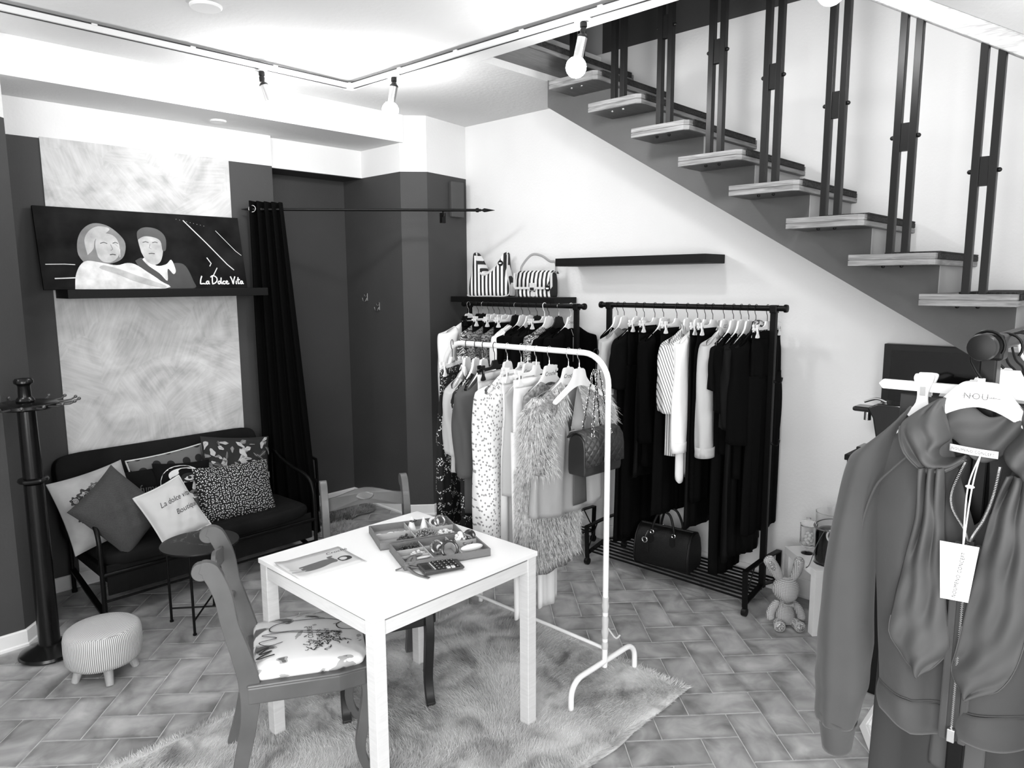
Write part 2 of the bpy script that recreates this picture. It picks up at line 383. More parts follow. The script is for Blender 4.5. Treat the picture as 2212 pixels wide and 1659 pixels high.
NO = [(2.165-.278*0, 2.750)]
noses = [(2.72, 3.088), (2.443, 2.918), (2.165, 2.750), (1.885, 2.580), (1.605, 2.406), (1.33, 2.242), (1.049, 2.075), (.773, 1.907), (.492, 1.745)]
y, z = noses[-1]
while z > .3: y -= .279; z -= .168; noses.append((y, z))
poly = []
bot = lambda Y: 1.487 + .5885*(Y-.659)
poly.append((2.965, bot(2.965))); poly.append((2.965, 3.0))
for i, (ny, nz) in enumerate(noses):
    if i == 0: continue
    yb = noses[i-1][0]+.03
    poly.append((yb, nz-.046)); poly.append((ny+.03, nz-.046))
yl = noses[-1][0]+.03; poly.append((yl, 0)); poly.append((bot and (.659-1.487/.5885), 0))
mb = MB(); Mx = Matrix(((0,0,1,0),(1,0,0,0),(0,1,0,0),(0,0,0,1)))   # (a,b,h)->(h,a,b)
mb.prism([(a, b) for a, b in poly[::-1]], .545, M=Mx)
part('stringer', mb, STAIRG, st, smooth=False)
# risers painted pale
RIS = M('pale_riser_paint', .33, .7)
for i, (ny, nz) in enumerate(noses[1:11]):
    part('riser', MB().box(.002, .54, ny+.026, ny+.031, nz-.22, nz-.047), RIS, st, smooth=False)
def tread(ny, nz, x0=3.232, depth=.325, x1=3.995, bolts=True):
    mb = MB(); ch = .02; e = .0
    pl = [(sx(x0)+ch, ny), (sx(x1), ny), (sx(x1), ny+depth), (sx(x0), ny+depth), (sx(x0), ny+ch)]
    pl2 = [(sx(x0)+ch+.004, ny+.004), (sx(x1), ny+.004), (sx(x1), ny+depth-.004), (sx(x0)+.004, ny+depth-.004), (sx(x0)+.004, ny+ch+.004)]
    mb.prism(pl, .0205, z0=nz-.0455); mb.prism(pl2, .004, z0=nz-.025); mb.prism(pl, .021, z0=nz-.021)
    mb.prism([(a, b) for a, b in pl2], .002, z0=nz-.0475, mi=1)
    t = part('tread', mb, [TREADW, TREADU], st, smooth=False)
    c = MB().box(sx(x0+.055), sx(x1-.03), ny-.008, ny+.20, nz, nz+.008).box(sx(x0+.055), sx(x1-.03), ny-.008, ny, nz-.024, nz)
    part('carpet_strip', c, CARPET, t, smooth=False, bevel=.003)
    if bolts:
        for dy in (.13, .2):
            part('bolt', MB().ball((sx(x0)+.05, ny+dy, nz-.05), (.008, .008, .007), 8, 6), CHR if nz > 2.6 else BALU, t)
for i, (ny, nz) in enumerate(noses[:12]):
    tread(ny, nz, x0=2.905 if i == 0 else 3.232, depth=.36 if i == 0 else .325)
def baluster(yc, zt, ztop):
    for s in (-1, 1):
        yy = yc + s*.0285
        part('baluster', MB().box(sx(3.236), sx(3.268), yy-.0135, yy+.0135, zt, ztop + .62*(yy-yc)), BALU, st, smooth=False, bevel=.002)
    b = part('baluster_block', MB().box(sx(3.240), sx(3.264), yc-.0145, yc+.0145, zt+.405, zt+.512), BALU, st, smooth=False)
    for s in (-1, 1):
        part('bolt', MB().ball((sx(3.252), yc+s*.047, zt+.46), (.009, .010, .009), 10, 6), BLK, b)
for i, (ny, nz) in enumerate(noses[1:12]):
    yc = ny + .14; baluster(yc, nz, 2.84 + .622*(yc-.944) + .004)
hy0, hy1 = -1.9, 2.9
hz = lambda Y: 2.84 + .622*(Y-.944)
mb = MB().bar((sx(3.252), hy0, hz(hy0)+.037), (sx(3.252), hy1, hz(hy1)+.037), .056, .066)
part('handrail', mb, RAILW, st, smooth=False, bevel=.008)
# upstairs post seen through the opening
tag(part('landing_post', MB().box(2.95, 2.985, 3.02, 3.055, 3.25, 4.4), BALU, smooth=False), 'dark square post on the landing above the top tread', 'post')
# ================================================================= TRACK LIGHTING
TRK = M('white_track_enamel', .62, .35); SLOT = M('track_slot', .02, .6)
tr = thing('lighting_track', 'white lighting track turning a corner under the ceiling', 'track light', (2.63, 3.814, 2.965))
def track_run(a, b):
    a = Vector(a); b = Vector(b); d = (b-a).normalized(); s = Vector((-d.y, d.x, 0))
    mb = MB().bar(a, b, .036, .026); mb.bar(a+s*.0-Vector((0,0,.0142)), b-Vector((0,0,.0142)), .012, .0012, mi=1)
    mb.bar(a+Vector((0,0,.013)), b+Vector((0,0,.013)), .024, .018, mi=1)
    p = part('track_rail', mb, [TRK, SLOT], tr, smooth=False)
    L = (b-a).length
    for k in range(1, int(L/.45)):
        q = a+d*(k*.45); part('clip', MB().bar(q-d*.012+Vector((0,0,.014)), q+d*.012+Vector((0,0,.014)), .046, .008), TRK, p, smooth=False)
track_run((-4.1, 0, 0), (0, 0, 0)); track_run((0, -.018, 0), (.17, -5.4, 0))
part('corner_joint', MB().box(-.035, .025, -.028, .028, -.016, .016), TRK, tr, smooth=False, bevel=.003)
GLOW = M('lamp_glow', 1, .4, emit=BULB)
SILV = M('brushed_aluminium', .6, .28, metal=1)
def spot(base, bulb, label, rb=.046):
    base = Vector(base); bulb = Vector(bulb)
    t = thing('spotlight', label, 'spotlight', base, group=None)
    b = bulb - base; j = Vector((0, 0, -.055)); 
    part('adapter', MB().box(-.018, .018, -.04, .04, -.008, .018), TRK, t, smooth=False, bevel=.003)
    part('swivel_joint', MB().lathe([(.012, -.008), (.016, -.012), (.016, -.03), (.012, -.034), (.015, -.042), (.013, -.062)], 14), BLK, t)
    d = (b - j).normalized(); top = b - d*(rb+.085); end = b - d*(rb*.72)
    s = part('lamp_tube', MB().tube([top-d*.0, top+d*.004, end], [.018, .022, .022], 20), SILV, t)
    part('end_cap', MB().tube([top-d*.012, top-d*.004, top+d*.003], [.014, .0225, .0235], 20), BLK, s)
    part('bulb', MB().ball(b, rb, 20, 12), GLOW, t, label='glowing round bulb')
    return t
spot((2.055, 3.814, 2.95), (2.085, 3.778, 2.745), 'track spotlight nearest the poster, its round bulb glowing above the beam edge')
spot((2.631, 3.399, 2.95), (2.614, 3.417, 2.766), 'track spotlight just right of the track corner, in front of the far column')
spot((2.684, 2.098, 2.95), (2.667, 2.125, 2.752), 'track spotlight with glowing bulb beside the staircase top treads')
spot((2.717, 1.05, 2.95), (2.722, 1.035, 2.80), 'track spotlight at the top edge of the picture beside the balusters')
for k, (bx, by) in enumerate([(.25, 3.814), (2.76, -.45), (-1.0, 3.814)]):  # out-of-view spotlights added along the track for extra light
    spot((bx, by, 2.95), (bx+.02, by-.06, 2.75), ['unseen added spotlight at the left end of the track', 'unseen added spotlight behind the foreground clothes rack', 'farthest left unseen added spotlight out past the column'][k])
tag(part('ceiling_cover', MB().lathe([(.0, -.012), (.062, -.012), (.068, -.006), (.068, .0)], 32, c=(1.511, 3.262, 3.0)), WHT), 'round white cover plate on the ceiling above the track', 'cover plate')
tag(part('ceiling_cover', MB().lathe([(.0, -.01), (.045, -.01), (.05, -.005), (.05, .0)], 32, c=(2.139, 4.545, 2.807)), WHT), 'round white cover plate under the ceiling beam', 'cover plate')
tag(part('wall_cover', MB().box(3.79, 3.92, 4.222, 4.28, 2.30, 2.565), M('grey_cover_paint', .060, .6), smooth=False, bevel=.004), 'dark painted fuse box cover on the far column beside the white wall', 'cover panel')
for i, (hy, hzz, lb) in enumerate([(4.788, 1.69, 'small metal coat hook in the niche, farther and higher of two'), (4.633, 1.62, 'small metal coat hook in the niche, nearer and lower of two')]):
    t = thing('wall_hook', lb, 'hook', (3.383, hy, hzz)); 
    part('back_plate', MB().box(-.004, .002, -.009, .009, -.03, .03), STEEL, t, smooth=False, bevel=.002)
    part('prong', MB().tube(spline([(-.004, 0, -.01), (-.02, 0, -.035), (-.038, 0, -.03), (-.045, 0, -.005)]), .0035, 8), STEEL, t)
    part('prong', MB().tube(spline([(-.004, 0, .012), (-.018, 0, .005), (-.026, 0, .02)]), .003, 8), STEEL, t)
# ================================================================= WALL SHELVES
def shelf(name_lb, x0, x1, y0, y1, z0, z1):
    t = thing('wall_shelf', name_lb, 'shelf', (x0, y0, z0)); 
    part('shelf_board', MB().box(0, x1-x0, 0, y1-y0, 0, z1-z0), BLKW, t, smooth=False, bevel=.002)
    if x1-x0 > y1-y0: part('wall_rail', MB().box(.03, x1-x0-.03, y1-y0-.003, y1-y0+.006, .006, z1-z0-.006), BLKW, t, smooth=False)
    else: part('wall_rail', MB().box(x1-x0-.003, x1-x0+.004, .03, y1-y0-.03, .006, z1-z0-.006), BLKW, t, smooth=False)
    return t
shelf('black floating shelf under the film poster', 1.218, 2.40, 4.515, 4.745, 1.722, 1.772)
shelf('black floating shelf carrying two striped handbags', 3.757, 3.996, 3.165, 4.215, 1.652, 1.694)
shelf('empty black floating shelf below the staircase', 3.757, 3.996, 2.055, 3.16, 1.903, 1.955)
# ================================================================= POSTER
pt = thing('film_poster', 'wide dark poster of two people reading La Dolce Vita, leaning on shelf', 'poster', (1.133, 4.625, 1.773), rot=(math.radians(-10.5), 0, 0))
PWD, PH = 1.178, .468
PD = M('poster_black', .009, .75, spec=.08, var=.007, vscale=6); 
part('board', MB().box(0, PWD, 0, .018, 0, PH), PD, pt, smooth=False)
def pr(u, v, k): return (u*PWD, -.0008-.0005*k, v*PH)
G = [M('poster_tone_%s' % nme, g, .4, var=g*.25, vscale=14) for nme, g in (('white', .62), ('light', .40), ('mid', .16), ('shade', .05), ('deep', .022))]
def shape(nm, pts, k, mt, n=4):
    P = spline([Vector((a, b, 0)) for a, b in pts+[pts[0]]], n)[:-1]; mb = MB()
    mb.add([pr(p.x, p.y, k) for p in P], [tuple(range(len(P)))]); part(nm, mb, mt, pt, smooth=False)
shape('printed_hair', [(.20,.28),(.165,.42),(.17,.60),(.20,.74),(.25,.82),(.31,.80),(.36,.70),(.385,.58),(.37,.42),(.33,.34),(.26,.30)], 1, G[2])
shape('printed_hair', [(.205,.42),(.20,.60),(.225,.72),(.27,.785),(.32,.765),(.30,.70),(.25,.62),(.235,.5)], 2, G[1])
shape('printed_fur_stole', [(.13,.0),(.14,.16),(.165,.29),(.20,.35),(.26,.33),(.33,.30),(.38,.33),(.42,.31),(.47,.22),(.53,.10),(.55,.0)], 2, G[0])
shape('printed_face', [(.25,.40),(.245,.55),(.262,.66),(.30,.70),(.34,.66),(.355,.55),(.345,.42),(.31,.34),(.27,.34)], 3, G[1])
shape('printed_arm', [(.27,.30),(.34,.25),(.43,.16),(.55,.04),(.53,.01),(.42,.08),(.33,.18),(.25,.26)], 4, G[1])
shape('printed_jacket', [(.42,.36),(.46,.40),(.52,.30),(.62,.34),(.67,.30),(.70,.10),(.70,.0),(.56,.0),(.50,.12),(.44,.26)], 1, G[4])
shape('printed_collar', [(.455,.38),(.475,.40),(.52,.30),(.57,.32),(.60,.38),(.615,.24),(.60,.19),(.575,.26),(.565,.10),(.53,.20),(.48,.30)], 3, G[0])
shape('printed_face', [(.455,.47),(.45,.66),(.50,.70),(.555,.66),(.565,.52),(.545,.36),(.51,.31),(.475,.36)], 4, G[1])
shape('printed_hair', [(.445,.63),(.45,.74),(.49,.80),(.55,.78),(.585,.68),(.58,.52),(.562,.50),(.558,.62),(.53,.67),(.48,.68)], 5, G[4])
mb = MB()
def ln(pts, wd, k=3): ribbon(mb, [pr(a, b, k) for a, b in pts], wd)
ln([(.69,.92),(.80,.62),(.90,.33),(.935,.25)], .006); ln([(.86,.80),(.96,.52),(.99,.46)], .003); ln([(.02,.30),(.10,.305),(.145,.30)], .004); ln([(.05,.13),(.10,.135),(.145,.14)], .006)
ln([(.79,.42),(.81,.34),(.80,.30)], .006); ln([(.84,.28),(.82,.2),(.81,.16)], .006); ln([(.33,.60),(.355,.50),(.35,.40)], .003)
part('printed_windscreen_lines', mb, G[0], pt, smooth=False, kind='stuff')
mb = MB()
for pts_, w_ in (([(.268,.57),(.285,.585),(.30,.57)], .004), ([(.325,.575),(.338,.59),(.35,.575)], .004), ([(.305,.43),(.318,.437),(.332,.43)], .005), ([(.315,.56),(.322,.50),(.312,.485)], .002), ([(.468,.60),(.483,.612),(.497,.60)], .004), ([(.515,.60),(.53,.612),(.542,.60)], .004), ([(.49,.455),(.505,.46),(.52,.455)], .005), ([(.503,.58),(.497,.53),(.507,.515)], .002)): ribbon(mb, [pr(a, b, 7) for a, b in pts_], w_)
part('printed_features', mb, G[4], pt, smooth=False, kind='stuff')
mb = MB()
for k in range(9): mb.ball(pr(.655+.018*k, .93-.009*k, 3), (.002, .0006, .002), 6, 4)
part('printed_specks', mb, G[1], pt)
# handwriting: La Dolce Vita
mb = MB()
def hw(strokes, ox, oy, s, wd=.0075):
    for q in strokes: ribbon(mb, [pr(ox+a*s, oy+b*s*2.5, 6) for a, b, _ in [tuple(p) for p in spline([(a, b, 0) for a, b in q], 6)]], wd)
s = .022
hw([[(.6,2.0),(.25,1.2),(.05,.3),(.1,.05),(.8,.1),(1.3,.0)]], .735, .055, s)
hw([[(.8,.7),(.35,.65),(.1,.25),(.3,.0),(.65,.25),(.8,.65),(.75,.1),(1.0,.05)]], .765, .055, s)
hw([[(.5,1.9),(.35,1.0),(.3,.1)],[(.0,1.7),(.7,2.1),(1.5,1.6),(1.5,.8),(.9,.2),(.2,.0)]], .795, .055, s)
hw([[(.4,.7),(.05,.4),(.2,.0),(.6,.2),(.6,.6),(.35,.75)],[(1.0,1.6),(.85,.7),(.95,.05),(1.1,.1)],[(1.9,.65),(1.5,.65),(1.25,.3),(1.5,.0),(1.9,.1)],[(2.05,.35),(2.5,.5),(2.4,.75),(2.1,.55),(2.15,.1),(2.6,.0),(2.9,.2)]], .832, .055, s)
hw([[(.1,1.9),(.4,1.0),(.6,.0),(.9,1.0),(1.3,1.9)],[(1.5,.8),(1.4,.1),(1.6,.05)],[(2.1,1.7),(1.95,.6),(2.0,.05),(2.3,.1)],[(1.7,1.0),(2.5,1.1)],[(3.1,.7),(2.7,.65),(2.5,.25),(2.7,.0),(3.0,.3),(3.15,.65),(3.1,.1),(3.4,.05)]], .905, .055, s)
part('lettering', mb, M('poster_lettering', .8, .5), pt, smooth=False, label='white handwritten title La Dolce Vita')
# ================================================================= CURTAIN AND ROD
rod = thing('curtain_rod', 'thin black curtain rod with arrow finials across the changing corner', 'curtain rod', (2.33, 4.69, 2.29))
r0 = Vector((0,0,0)); r1 = Vector((3.69-2.33, 3.66-4.69, .012)); rd = (r1-r0).normalized()
part('rod', MB().tube([r0+rd*.12, r1-rd*.10], .0095, 12), BLKM, rod)
for e, d in ((r0, -rd), (r1, rd)):
    q = e - d*.12
    part('finial', MB().tube([q-d*.015, q-d*.005, q+d*.005, q+d*.01, q+d*.03, q+d*.045, q+d*.06, q+d*.12], [.013,.015,.015,.008,.006,.014,.012,.001], 12), BLKM, rod)
bp = r0 + rd*((3.40-2.33)/rd.x)
part('bracket', MB().tube(spline([bp-Vector((0,0,.012)), bp+Vector((.03,.03,-.03)), bp+Vector((.075,.085,-.03))]), .007, 8).box(bp.x+.055, bp.x+.09, bp.y+.075, bp.y+.10, -.07, .0), BLKM, rod)
CURT = M('black_curtain_cloth', .0025, .95, spec=.05)
def curt(u, v):
    tl_, tr_ = Vector((2.37, 4.655, 2.345)), Vector((2.535, 4.515, 2.335)); bl, br = Vector((2.40, 4.70, .03)), Vector((2.67, 4.44, .03))
    a = tl_.lerp(tr_, u); b = bl.lerp(br, u); v2 = v
    p = a.lerp(b, v2); n = Vector((-.66, -.75, 0)); amp = .030*(1-.25*v)
    p = p + n*(amp*math.sin(u*2*PI*4.5 + .6*math.sin(v*3)) + .012*math.sin(u*9+v*5)*v)
    return p
mb = MB().grid(curt, 90, 30); cu = part('curtain', mb, CURT, solid=.003, angle=180); tag(cu, 'black eyelet curtain bunched at the left end of the rod', 'curtain')
for k in range(1):
    u = .10; c = curt(u, 0.022)
    part('eyelet', MB().tube([c + Vector((.0, 0, 0)) + Vector((-.66*.006, -.75*.006, 0)) + rd*(.021*math.cos(a)) + Vector((0, 0, .021*math.sin(a))) for a in [2*PI*i/24 for i in range(24)]], .004, 8, closed=True), CHR, cu)
# ================================================================= SOFA
SOF = M('black_sofa_cloth', .006, .85, spec=.15, bump=.3, bscale=30, var=.002, vscale=6)
sofa = thing('sofa', 'black fabric sofa bed with tubular metal arms against the poster wall', 'sofa', (1.80, 4.40, 0))
def pad(cx, cy, cz, lx, ly, lz, mat, nm, M_=None, e=.35, puff=.02, seam=False, sub=0, pz=.6):
    mb = MB(); n = 40; k = 16
    def f(u, v):
        a = 2*PI*u; b = -PI/2 + PI*v
        ca, sa, cb, sb = math.cos(a), math.sin(a), math.cos(b), math.sin(b)
        sg = lambda x, p: math.copysign(abs(x)**p, x)
        x = lx/2*sg(cb, .45*pz/.6)*sg(ca, e*.5); y = ly/2*sg(cb, .45)*sg(sa, e*.9); z = lz/2*sg(sb, pz)
        z += puff*math.sin(x*5+1)*math.sin(y*7)*.3
        p = Vector((x, y, z))
        return (M_ @ p if M_ is not None else p) + Vector((cx, cy, cz))
    mb.grid(f, n*2, k, cu=True); return mb
part('seat_pad', pad(0, -.03, .315, 1.25, .52, .12, SOF, 's'), SOF, sofa, angle=180)
R = Matrix.Rotation(math.radians(-12), 4, 'X')
part('back_pad', pad(-.085, .245, .57, 1.22, .10, .52, SOF, 's', R, e=.16, pz=.22), SOF, sofa, angle=180)
part('valance', MB().box(-.62, .62, -.27, -.255, .13, .30).box(-.62, .62, -.25, .26, .20, .26), SOF, sofa, smooth=False, bevel=.005)
for s in (-1, 1):
    x = s*.645
    arm = spline([(x, -.27, .012), (x, -.27, .30), (x, -.255, .46), (x, -.18, .53), (x, .0, .56), (x, .15, .60), (x, .25, .64), (x, .27, .55), (x, .27, .3), (x, .27, .012)], 6)
    a = part('arm_frame', MB().tube(arm, .0125, 10), BLKM, sofa)
    for yy in (-.27, .27): part('foot', MB().cyl((x, yy, 0), (x, yy, .02), .016, 10), BLK, a)
    part('rear_strut', MB().bar((x, -.25, .03), (x, .27, .14), .03, .012), BLKM, sofa, smooth=False)
part('seat_rail', MB().tube([(-.645, -.27, .25), (.645, -.27, .25)], .0125, 10), BLKM, sofa)
part('lower_rail', MB().tube([(-.645, -.262, .10), (.645, -.262, .10)], .007, 8), BLKM, sofa)
part('rear_rail', MB().tube([(-.645, .27, .25), (.645, .27, .25)], .0125, 10), BLKM, sofa)
# ---- cushions
def cush_h(a, b, T):
    return T*max(0, (1-abs(a)**3.2))**.55*max(0, (1-abs(b)**3.2))**.55
def cushion(label, loc, W, H, T, mat, lean=-20, roll=0, yaw=0, piping=None, extra=None, name='cushion', seed=0):
    E = Matrix.Translation(loc) @ Matrix.Rotation(math.radians(yaw), 4, 'Z') @ Matrix.Rotation(math.radians(lean), 4, 'X') @ Matrix.Rotation(math.radians(roll), 4, 'Y')
    t = thing(name, label, 'cushion'); t.matrix_world = E
    rr = random.Random(seed); ph = [rr.uniform(0, 6) for _ in range(4)]
    def pos(a, b, side, off=0.0):
        h = cush_h(a, b, T) + (.006*math.sin(6*a+ph[0]+3*b)*math.sin(5*b+ph[1]) + .003*math.sin(13*a-9*b+ph[2]) + .002*math.sin(19*b+5*a+ph[3]))*(1-a*a)*(1-b*b)
        pin = 1 - .05*(1-a*a)*(abs(b)**2); pin2 = 1-.06*(1-b*b)*(abs(a)**2)
        x = W/2*a*pin2*1.0; z = H/2*b*(1-.06*(1-a*a)*abs(b))
        return Vector((x, side*(h+.003+off), z))
    mb = MB(); n = 26
    mb.grid(lambda u, v: pos(2*u-1, 2*v-1, -1), n, n); mb.grid(lambda u, v: pos(1-2*u, 2*v-1, 1), n, n)
    # edge strip
    loop = [(-1+2*i/n, -1) for i in range(n)] + [(1, -1+2*i/n) for i in range(n)] + [(1-2*i/n, 1) for i in range(n)] + [(-1, 1-2*i/n) for i in range(n)]
    vs = []; 
    for a, b in loop: vs += [pos(a, b, -1), pos(a, b, 1)]
    k = len(loop); mb.add(vs, [(2*i, 2*i+1, 2*((i+1) % k)+1, 2*((i+1) % k)) for i in range(k)])
    part('cover', mb, mat, t, angle=180)
    if piping is not None:
        part('piping', MB().tube([pos(a, b, 0) for a, b in loop], .0055, 6, closed=True), piping, t)
    if extra: extra(t, lambda x, z, off=.0015: pos(max(-.98, min(.98, 2*x/W)), max(-.98, min(.98, 2*z/H)), -1, off))
    return t
def cb(lo, hi, sc=90):
    def b(nt, bs, tc):
        mp = mapping(nt, tc, scale=(1,1,1), rot=(0, .6, 0)); w_ = nd(nt, 'ShaderNodeTexWave', Scale=sc, Distortion=2.0); nt.links.new(mp.outputs[0], w_.inputs['Vector'])
        n = nd(nt, 'ShaderNodeTexNoise', Scale=300.0); nt.links.new(tc.outputs['Object'], n.inputs['Vector'])
        mx = nd(nt, 'ShaderNodeMath', operation='MULTIPLY'); nt.links.new(w_.outputs['Fac'], mx.inputs[0]); nt.links.new(n.outputs['Fac'], mx.inputs[1])
        r = ramp(nt, mx.outputs[0], [(.1, lo), (.5, hi)]); nt.links.new(r.outputs[0], bs.inputs['Base Color'])
    return b
CREAM = M('cream_velvet', .48, .8, bump=.5, bscale=9, sheen=.3); PIPE = M('pale_piping', .55, .6)
DGR = M('dark_grey_denim_cloth', .05, .9, bump=.4, bscale=10, build=cb(.022, .075))
BLKC = M('black_cushion_cloth', .004, .9, spec=.1); LETT = M('grey_lettering', .07, .6); INK = M('black_ink', .02, .6)
SPOT = dots('grey_cloth_black_spots', .11, .006, 12, .30, .35); LEO = dots('black_cloth_white_flecks', .003, .60, 82, .25, .75)
TROP = swirl('tropical_leaf_print', [(0, .015), (.34, .05), (.5, .30), (.62, .015), (.8, .14), (.9, .5)], 5.0, 9.0, 1.8)
FLOR = M('pale_floral_cloth', .36, .8, var=.06, vscale=8)
ABST = swirl('abstract_black_white_print', [(0, .012), (.30, .62), (.52, .012), (.68, .20), (.82, .62)], 4.0, 7.0, 1.0)
def flowers(t, P):
    for (x, z, r, g) in [(-.07, .08, .042, 0), (-.10, .02, .034, 1), (-.01, .11, .03, 1), (-.05, .02, .03, 0), (-.13, -.03, .024, 0), (-.13, .07, .026, 0), (.0, .07, .022, 0)]:
        mb = MB(); n = 40
        vs = [P(x, z, .002)] + [P(x + r*(1+.18*math.cos(7*a))*math.cos(a), z + r*(1+.18*math.cos(7*a))*math.sin(a), .002) for a in [2*PI*i/n for i in range(n)]]
        mb.add(vs, [(0, 1+i, 1+(i+1) % n) for i in range(n)]); p = part('flower_print', mb, [M('dark_flower_print', .03, .8), M('grey_flower_print', .10, .8)][g], t, smooth=False)
        mb = MB(); ribbon(mb, [P(x + r*.6*(i/30)*math.cos(i*.5), z + r*.6*(i/30)*math.sin(i*.5), .0035) for i in range(31)], .003); part('swirl_print', mb, M('pale_swirl_print', .5, .8), p, smooth=False)
def cream_txt(t, P):
    text_part('lettering', 'La dolce vita', .052, INK, t, lambda x, y: P(x*.72+.03, y*.9+.055), shear=.35, label='dark script lettering La dolce vita')
    text_part('lettering', 'Boutique', .048, INK, t, lambda x, y: P(x*.8+.06, y*.9-.02), shear=.35, label='dark script lettering Boutique')
def blk_txt(t, P):
    text_part('lettering', 'el profumo di', .06, LETT, t, lambda x, y: P(x*.9+.03, y*1.3+.02))
def face(t, P):
    K = [M('print_black', .01, .8), M('print_white', .62, .8), M('print_grey', .14, .8)]
    def blob(x, z, rx, rz, mi, off): 
        n = 28; mb = MB(); mb.add([P(x, z, off)] + [P(x+rx*math.cos(2*PI*i/n), z+rz*math.sin(2*PI*i/n), off) for i in range(n)], [(0, 1+i, 1+(i+1) % n) for i in range(n)]); part('printed_shape', mb, K[mi], t, smooth=False)
    for a in [(-.02,.05,.13,.12,1,.001),(.0,.10,.10,.05,1,.0015),(-.03,-.12,.10,.035,2,.0015),(.02,.08,.05,.032,0,.002),(.02,.08,.034,.02,1,.003),(.02,.08,.012,.01,0,.004),(-.06,.05,.042,.045,0,.002),(-.06,.055,.02,.016,1,.003),(.04,-.02,.032,.022,2,.002),(.04,-.02,.012,.008,0,.003),(.05,-.10,.035,.05,2,.002)]: blob(*a)
    mb = MB()
    for k in range(5): ribbon(mb, [P(-.05+.09*i/8, -.06-.012*k+.02*math.sin(i/8*PI), .003) for i in range(9)], .005)
    part('printed_bars', mb, K[0], t, smooth=False)
def leaves(t, P):
    K = [M('leaf_pale', .42, .8), M('leaf_mid', .16, .8), M('leaf_dark', .05, .8)]; q = random.Random(9)
    for k in range(60):
        cx, cz_, a = q.uniform(-.20, .20), q.uniform(-.06, .18), q.uniform(0, 2*PI); L_ = q.uniform(.035, .085); w_ = L_*q.uniform(.16, .3)
        D = Vector((math.cos(a), 0, math.sin(a))); N = Vector((-D.z, 0, D.x)); pts = []
        for i in range(9): u = i/8; pts.append((u, w_*math.sin(PI*u)**.8*(1+.25*math.cos(9*u))))
        ring = [(u*L_, h) for u, h in pts] + [(u*L_, -h) for u, h in pts[-2:0:-1]]
        off = .002+.00012*k; vs = [P(cx+D.x*a_+N.x*b_, cz_+D.z*a_+N.z*b_, off) for a_, b_ in ring]
        mb = MB(); mb.add(vs, [tuple(range(len(vs)))]); p = part('printed_leaf', mb, K[k % 3 if k % 4 else 0], t, smooth=False)
        mb = MB(); ribbon(mb, [P(cx+D.x*u*L_, cz_+D.z*u*L_, off+.0006) for u in (0, .3, .6, .95)], .0016); part('printed_vein', mb, K[2] if k % 3 == 0 else K[0], p, smooth=False)
TROPB = M('dark_leaf_cloth', .012, .8)
cushion('pale cushion with dark flower print at the left arm of the sofa', (1.245, 4.40, .56), .42, .42, .06, FLOR, lean=-20, roll=-7, yaw=10, extra=flowers, seed=1)
cushion('black cushion with grey lettering behind the cream cushion', (1.46, 4.46, .565), .50, .30, .05, BLKC, lean=-18, roll=3, extra=blk_txt, seed=2)
cushion('grey cushion with black spots and pale piping against the backrest', (1.70, 4.54, .60), .46, .34, .04, SPOT, lean=-14, roll=-4, piping=PIPE, seed=3)
cushion('black cushion with a white and grey abstract face print in the middle', (1.72, 4.40, .54), .34, .38, .05, BLKC, lean=-22, roll=6, extra=face, seed=4)
cushion('dark cushion with pale tropical leaf print at the back right', (2.105, 4.50, .60), .46, .42, .055, TROPB, lean=-18, roll=9, extra=leaves, seed=6)
cushion('black cushion covered in small white flecks on the right', (1.995, 4.30, .505), .49, .36, .065, LEO, lean=-24, roll=3, seed=5)
cushion('dark grey woven cushion standing on its corner near the left arm', (1.30, 4.24, .555), .35, .40, .07, DGR, lean=-24, roll=-35, yaw=10, seed=7)
cushion('small cream velvet cushion lettered La dolce vita Boutique', (1.545, 4.135, .515), .28, .34, .05, CREAM, lean=-30, roll=-17, yaw=0, piping=PIPE, extra=cream_txt, seed=8)
# ================================================================= BISTRO TABLE
bt = thing('side_table', 'round black marble side table on thin metal legs in front of sofa', 'side table', (1.525, 3.745, 0))
def marble_b(nt, bs, tc):
    n = nd(nt, 'ShaderNodeTexNoise', Scale=2.2, Detail=7.0, Distortion=1.2); nt.links.new(tc.outputs['Object'], n.inputs['Vector'])
    r = ramp(nt, n.outputs['Fac'], [(.497, .006), (.5, .12), (.503, .006)]); nt.links.new(r.outputs[0], bs.inputs['Base Color'])
part('table_top', MB().lathe([(.0, .425), (.185, .425), (.196, .430), (.198, .434), (.196, .440), (0, .440)], 48), M('black_marble', .006, .4, spec=.2, build=marble_b), bt)
lp = [(.172*math.cos(a), .172*math.sin(a)) for a in (math.radians(-43+i*90+3) for i in range(4))]
for x, y in lp: 
    l = part('leg', MB().cyl((x, y, .008), (x, y, .425), .0068, 10), BLKM, bt); part('foot', MB().cyl((x, y, 0), (x, y, .008), .010, 10), BLKM, l)
for i in (0, 1): part('cross_bar', MB().cyl((*lp[i], .075), (*lp[i+2], .075), .005, 8), BLKM, bt)
